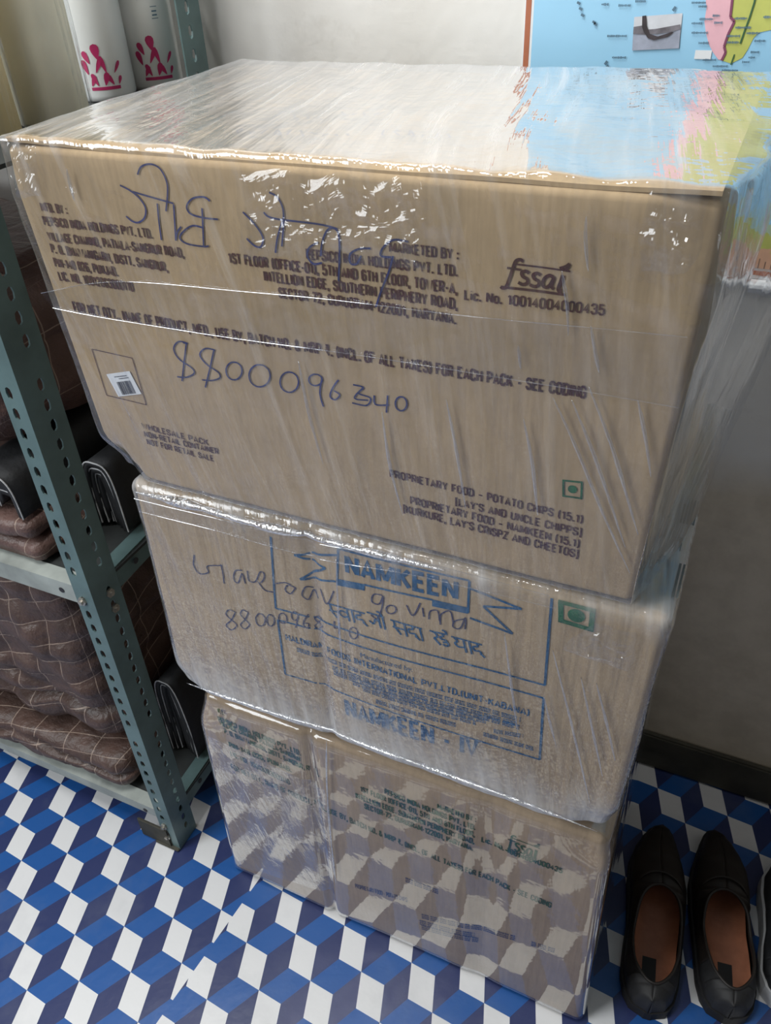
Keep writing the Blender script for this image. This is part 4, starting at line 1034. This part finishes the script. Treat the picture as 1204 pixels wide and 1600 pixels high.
def piped(label, cx, cy0, cy1, z0, w, h, n, dx):
    """a blanket folded into nested rounded layers whose ends carry pale piping"""
    root = tag(empty('piped_blanket', (cx, (cy0 + cy1) / 2, z0)), label, 'blanket', None)
    for k in range(n):
        g = k * .0105; wk = w - g * 1.6; hk = h - g * 1.1; xk = cx + dx * k
        prof = []
        m = 26
        for i in range(m + 1):      # open rounded arch from bottom right over to bottom left
            a = math.pi * (i / m) * 1.12 - .10
            px = xk + wk / 2 * abs(math.cos(a)) ** .55 * (1 if math.cos(a) > 0 else -1); pz = z0 + .003 + hk * abs(math.sin(a)) ** .55 * (1 if math.sin(a) > 0 else 0)
            prof.append((px, max(z0 + .003, pz)))
        ny = 14; vs = []; fs = []; ym = cy0 + .004 * k
        for j in range(ny + 1):
            y = lerp(ym, cy1, j / ny)
            for (px, pz) in prof: vs.append(Vector((px + .004 * nz(y * 14, pz * 9, k), y, pz + .004 * nz(px * 18, y * 12, k + 3) * (1 if pz > z0 + .01 else 0))))
        c = len(prof)
        for j in range(ny):
            for i in range(c - 1): fs.append((j * c + i, j * c + i + 1, (j + 1) * c + i + 1, (j + 1) * c + i))
        o = mesh_obj('fold_layer', vs, fs, M['darkcloth'], None, None, True); part(o, root)
        sol = o.modifiers.new('thick', 'SOLIDIFY'); sol.thickness = .0075; sol.offset = 1
        mbx = MB(); mbx.tube([v + Vector((0, -.0005, 0)) for v in vs[:c]], .0011, 6)
        e = mbx.build('piping', M['piping']); e.parent = o; e.matrix_parent_inverse = Matrix.Identity(4)
    core = MB(); core.box((cx - w * .28, cy0 + .03, z0 + .002), (cx + w * .28, cy1 - .01, z0 + h * .55), .01); part(core.build('inner_folds', M['darkcloth']), root)
piped('black folded blanket with pale piping lying between the mauve quilts', -.795, .512, .84, .660, .085, .062, 4, .004)
piped('black piped blanket bundle at the open end of the middle shelf', -.706, .60, .88, .596, .055, .105, 4, -.002)
piped('black piped blanket standing at the open end of the lower shelf', -.706, .60, .89, .096, .052, .185, 3, -.002)

# ------------------------------------------------------------------ things on the top shelf
ZT = ZS[2] - .001
def pack(cx, cy, r, h, label, motifs, group=None):
    root = tag(empty('white_pack', (cx, cy, ZT)), label, 'pack', group)
    mbx = MB(); mbx.lathe([(0, 0), (r * .93, 0), (r, .006), (r, h - .01), (r * .8, h), (0, h)], (cx, cy, ZT), 48); part(mbx.build('pack_body', M['pack'], smooth=True), root)
    face = math.atan2(-cy, -cx)
    def onc(s, z, lift=.0006): a = face + s / r; return Vector((cx + (r + lift) * math.cos(a), cy + (r + lift) * math.sin(a), ZT + z))
    mbx = MB()
    def drop(s0, z0, ang, L, wd):
        pts = []
        for k in range(12):
            t = k / 12 * 2 * math.pi; a = math.cos(t); bq = math.sin(t) * (1 - .75 * (1 - a) / 2)
            lx, lz = wd * bq, L * (a + 1) / 2
            pts.append(onc(s0 + lx * math.cos(ang) + lz * math.sin(ang), z0 - lx * math.sin(ang) + lz * math.cos(ang)))
        mbx.add(pts, [tuple(range(12))])
    for s0 in motifs:
        w = .034
        n = 10
        L = [onc(s0 - w / 2 + w * i / n, .012) for i in range(n + 1)] + [onc(s0 - w / 2 + w * i / n, .0155) for i in range(n + 1)]
        mbx.add(L, [(i, i + 1, n + 2 + i, n + 1 + i) for i in range(n)])
        rr = random.Random(7)
        for (a, z, an, l, ww) in ((-.016, .026, .5, .016, .004), (-.008, .026, -.4, .018, .004), (0, .026, .3, .018, .005), (.010, .026, -.5, .016, .004), (.016, .026, .4, .012, .003),
                                  (-.017, .044, -.3, .020, .005), (-.008, .046, .5, .024, .004), (.004, .044, -.25, .024, .004), (.013, .044, .6, .018, .003), (-.003, .066, -.1, .020, .0075), (-.013, .060, -.4, .018, .005)):
            drop(s0 + a, .0165 + (z - .026) * .68, an, l * .80, ww * .95)
    part(mbx.build('printed_motif', M['pink']), root)
    return root, onc
pack(-.765, .845, .035, .34, 'white cylindrical pack with magenta drop print between the cream roll and the other pack', [.0])
rt, onc = pack(-.745, .914, .035, .34, 'white cylindrical pack with magenta drop print beside the rear rack post', [.006])
mbx = MB()
n = 10; L = []
for rr_ in range(9):
    z = .104 + rr_ * .005; hw = .014 * math.sqrt(max(0, 1 - max(0, (.114 - z) / .0102) ** 2)) if z < .114 else .014
    L.append([onc(.008 + hw * (2 * i / n - 1), z) for i in range(n + 1)])
for a, b_ in zip(L, L[1:]): mbx.add(a + b_, [(i, i + 1, n + 2 + i, n + 1 + i) for i in range(n)])
part(mbx.build('printed_badge', M['pink']), rt)
mbx = MB()
for (a, b_, z, h) in ((-.004, .018, .096, .003), (.010, .018, .076, .0007), (.010, .018, .088, .0007), (.011, .017, .079, .0015), (.011, .017, .083, .0015)):
    mbx.add([onc(a, z), onc(b_, z), onc(b_, z + h), onc(a, z + h)], [(0, 1, 2, 3)])
part(mbx.build('printed_small_text', M['label']), rt)
def roll_thing(cx, cy, r, h, mat, label):
    root = tag(empty('paper_roll', (cx, cy, ZT)), label, 'roll')
    mbx = MB(); mbx.lathe([(.015, h), (.015, .01), (.018, 0), (r * .96, 0), (r, .004), (r, h - .004), (r * .96, h), (.015, h)], (cx, cy, ZT), 48); part(mbx.build('roll_body', mat, smooth=True), root)
    vs = []; uv = []; fs = []; n = 72; m = 30
    for j in range(m + 1):
        z = .001 + (h + .03) * j / m
        for i in range(n):
            a = 2 * math.pi * i / n; rr_ = r + .004 + .0035 * nz(math.cos(a) * 3 + cx * 9, math.sin(a) * 3, z * 3) + .0022 * nz(math.cos(a) * 9, math.sin(a) * 9, z * 5)
            vs.append((cx + rr_ * math.cos(a), cy + rr_ * math.sin(a), ZT + z)); uv.append((a * r, z))
    for j in range(m):
        for i in range(n): fs.append((j * n + i, j * n + (i + 1) % n, (j + 1) * n + (i + 1) % n, (j + 1) * n + i))
    o = mesh_obj('clear_wrapper', vs, fs, M['clear'], None, uv, True); part(o, root)
roll_thing(-.730, .716, .038, .36, M['cream'], 'cream roll in a clear crinkled wrapper on the top shelf beside the white packs')
roll_thing(-.738, .628, .034, .36, M['tan'], 'tan roll in a clear crinkled wrapper on the top shelf')

# ------------------------------------------------------------------ shoes
def shoe_pts(L, W, side):
    """sole half-widths along the length (0 heel .. 1 toe) for inner / outer side"""
    T = [0, .03, .08, .16, .28, .40, .52, .64, .74, .83, .90, .95, .985, 1.0]
    A = [.02, .50, .70, .82, .84, .84, .88, .92, .86, .70, .53, .37, .20, .02]
    off = [0, 0, 0, 0, .02, .05, .06, .05, .03, .03, .05, .07, .09, .10]
    return T, [a * W / 2 for a in A], [o * side * W for o in off]
def interp(T, V, t):
    for i in range(len(T) - 1):
        if t <= T[i + 1]:
            k = (t - T[i]) / (T[i + 1] - T[i]); k = k * k * (3 - 2 * k) * .5 + k * .5; return lerp(V[i], V[i + 1], k)
    return V[-1]
def shoe(name, label, heel, ang, L, W, side, upper, heelmat, solemat, inmat, rim=False, group=None):
    root = tag(empty(name, (heel[0], heel[1], 0)), label, 'shoe', group)
    ca, sa = math.cos(ang), math.sin(ang)
    def loc(x, y, z): return Vector((heel[0] + x * ca - y * sa, heel[1] + x * sa + y * ca, z))
    T, HW, OF = shoe_pts(L, W, side); n = 56
    ts = [(1 - math.cos(math.pi * i / n)) / 2 for i in range(n + 1)]
    def sec(t): return interp(T, HW, t), interp(T, OF, t)
    # sole with heel block
    mbx = MB(); vs = []; fs = []
    zt = .020 if not rim else .032
    for t in ts:
        hw, of = sec(t); hw += .004; zb = .0008 if (t < .27 or t > .42) else .004
        if t > .9: zb += .010 * ((t - .9) / .1) ** 1.5
        for (sx, z) in ((-1, zb), (-1.02, (zb + zt) / 2), (-1, zt), (1, zt), (1.02, (zb + zt) / 2), (1, zb)): vs.append(loc(of + sx * hw, t * L, z))
    for i in range(n):
        for k in range(6): fs.append((i * 6 + k, i * 6 + (k + 1) % 6, (i + 1) * 6 + (k + 1) % 6, (i + 1) * 6 + k))
    fs += [tuple(range(6))[::-1], tuple(n * 6 + k for k in range(6))]
    mbx.add(vs, fs); part(mbx.build('sole', solemat, smooth=False), root)
    # upper: two half shells that meet over the vamp and leave the foot opening free
    Ht = [0, .06, .2, .35, .50, .60, .75, .88, .96, 1.0]; Hv = [.058, .064, .060, .052, .066, .068, .056, .044, .034, .024]
    op0, op1 = .075, .56
    def half(s, t0, t1, nm, mat, nn):
        vs = []; fs = []; m = 14
        tt = [lerp(t0, t1, i / nn) for i in range(nn + 1)]
        for t in tt:
            hw, of = sec(t); H = interp(Ht, Hv, t)
            k = clamp((t - op0) / (op1 - op0))
            if op0 < t < op1:
                e = abs(2 * k - 1); gap = hw * .88 * (1 - e ** 2.6) ** .5
            else: gap = 0.0
            for j in range(m + 1):
                a = j / m
                # from sole edge (a=0) up and in to the rim (a=1)
                xx = lerp(hw, gap, a ** 1.9) if gap > 0 or True else 0
                bul = .06 * hw * math.sin(math.pi * min(1, a * 1.3)) if a < .77 else 0
                zz = zt - .003 + (H - zt + .003) * (1 - (1 - a) ** 2.1) if gap < .5 * hw else zt - .003 + (H - zt + .003) * a
                vs.append(loc(of + s * (xx + bul), t * L, zz))
        for i in range(nn):
            for j in range(m):
                f = (i * (m + 1) + j, (i + 1) * (m + 1) + j, (i + 1) * (m + 1) + j + 1, i * (m + 1) + j + 1)
                fs.append(f if s > 0 else f[::-1])
        return vs, fs
    for (t0, t1, nm, mat) in ((0.0, .20, 'heel_counter', heelmat), (.20, 1.0, 'upper', upper)):
        mbx = MB()
        for s in (-1, 1):
            vs, fs = half(s, t0, t1, nm, mat, 30 if nm == 'heel_counter' else 60); mbx.add(vs, fs)
        o = mbx.build(nm, mat, smooth=True)
        sol = o.modifiers.new('thick', 'SOLIDIFY'); sol.thickness = .0025; sol.offset = -1
        part(o, root)
    # rim binding round the opening
    pts = []
    for s in (1, -1):
        seq = [lerp(op0, op1, (1 - math.cos(math.pi * i / 30)) / 2) for i in range(31)]
        if s < 0: seq = seq[::-1]
        for t in seq[:-1]:
            hw, of = sec(t); e = abs(2 * clamp((t - op0) / (op1 - op0)) - 1); gap = hw * .88 * max(0, 1 - e ** 2.6) ** .5
            pts.append(loc(of + s * gap, t * L, interp(Ht, Hv, t) + .0005))
    mbx = MB(); mbx.tube(pts, .0022, 8, closed=True); part(mbx.build('opening_binding', upper, smooth=True), root)
    # insole, slightly cupped
    vs = []; fs = []; m = 10
    tt = [lerp(.04, .80, i / 30) for i in range(31)]
    for t in tt:
        hw, of = sec(t); hw -= .006; hw = max(hw, .004)
        for j in range(m + 1):
            u = 2 * j / m - 1; vs.append(loc(of + u * hw, t * L, zt + .004 + .012 * abs(u) ** 3))
    for i in range(30):
        for j in range(m): fs.append((i * (m + 1) + j, i * (m + 1) + j + 1, (i + 1) * (m + 1) + j + 1, (i + 1) * (m + 1) + j))
    ins = mesh_obj('insole', vs, fs, inmat, None, None, True); part(ins, root)
    if not rim:
        mbx = MB(); hw, of = sec(.16)
        mbx.box((0, 0, 0), (1, 1, 1)); mbx.v = [loc(of - .012 + v.x * .019, (.10 + v.y * .15) * L, zt + .0042 + v.z * .0012) for v in mbx.v]
        e = mbx.build('insole_label', M['sole']); part(e, root); e.parent = ins; e.matrix_parent_inverse = Matrix.Identity(4)
        # stitched apron seam on the vamp
        mbx = MB(); pts = []
        for i in range(25):
            u = -1 + 2 * i / 24; t = .575 + .05 * (1 - u * u) ; hw, of = sec(t); H = interp(Ht, Hv, t)
            xx = u * hw * .86; a = 1 - (abs(u) * .86) ** (1 / 1.9) if abs(u) > 0 else 1
            a = clamp(1 - (abs(u) * .86) ** 1.0) ** (1 / 1.9); zz = zt - .003 + (H - zt + .003) * (1 - (1 - a) ** 2.1)
            pts.append(loc(of + xx, t * L, zz + .003))
        mbx.tube(pts, .0017, 6); part(mbx.build('vamp_seam', upper, smooth=True), root)
    return root
h1 = onZ(1012, 1584, .02); t1 = onZ(1026, 1288, .02); h2 = onZ(1137, 1592, .02); t2 = onZ(1124, 1300, .02)
for k, (h, t, sd, lb) in enumerate(((h1, t1, 1, 'dark brown loafer with tan insole nearest the carton stack'), (h2, t2, -1, 'dark brown loafer with tan insole between its mate and the white-soled shoe'))):
    d = t - h; ang = math.atan2(d.y, d.x) - math.pi / 2
    shoe('loafer', lb, h, ang, d.length, .087, sd, M['loafer'], M['loafer_heel'], M['sole'], M['insole'])
h3 = onZ(1243, 1585, .02); t3 = onZ(1237, 1335, .02); d = t3 - h3
shoe('white_soled_shoe', 'black shoe with a white rubber sole standing beside the loafers', h3, math.atan2(d.y, d.x) - math.pi / 2, d.length, .108, 1, M['darkcloth'], M['darkcloth'], M['rim'], M['darkcloth'], True)
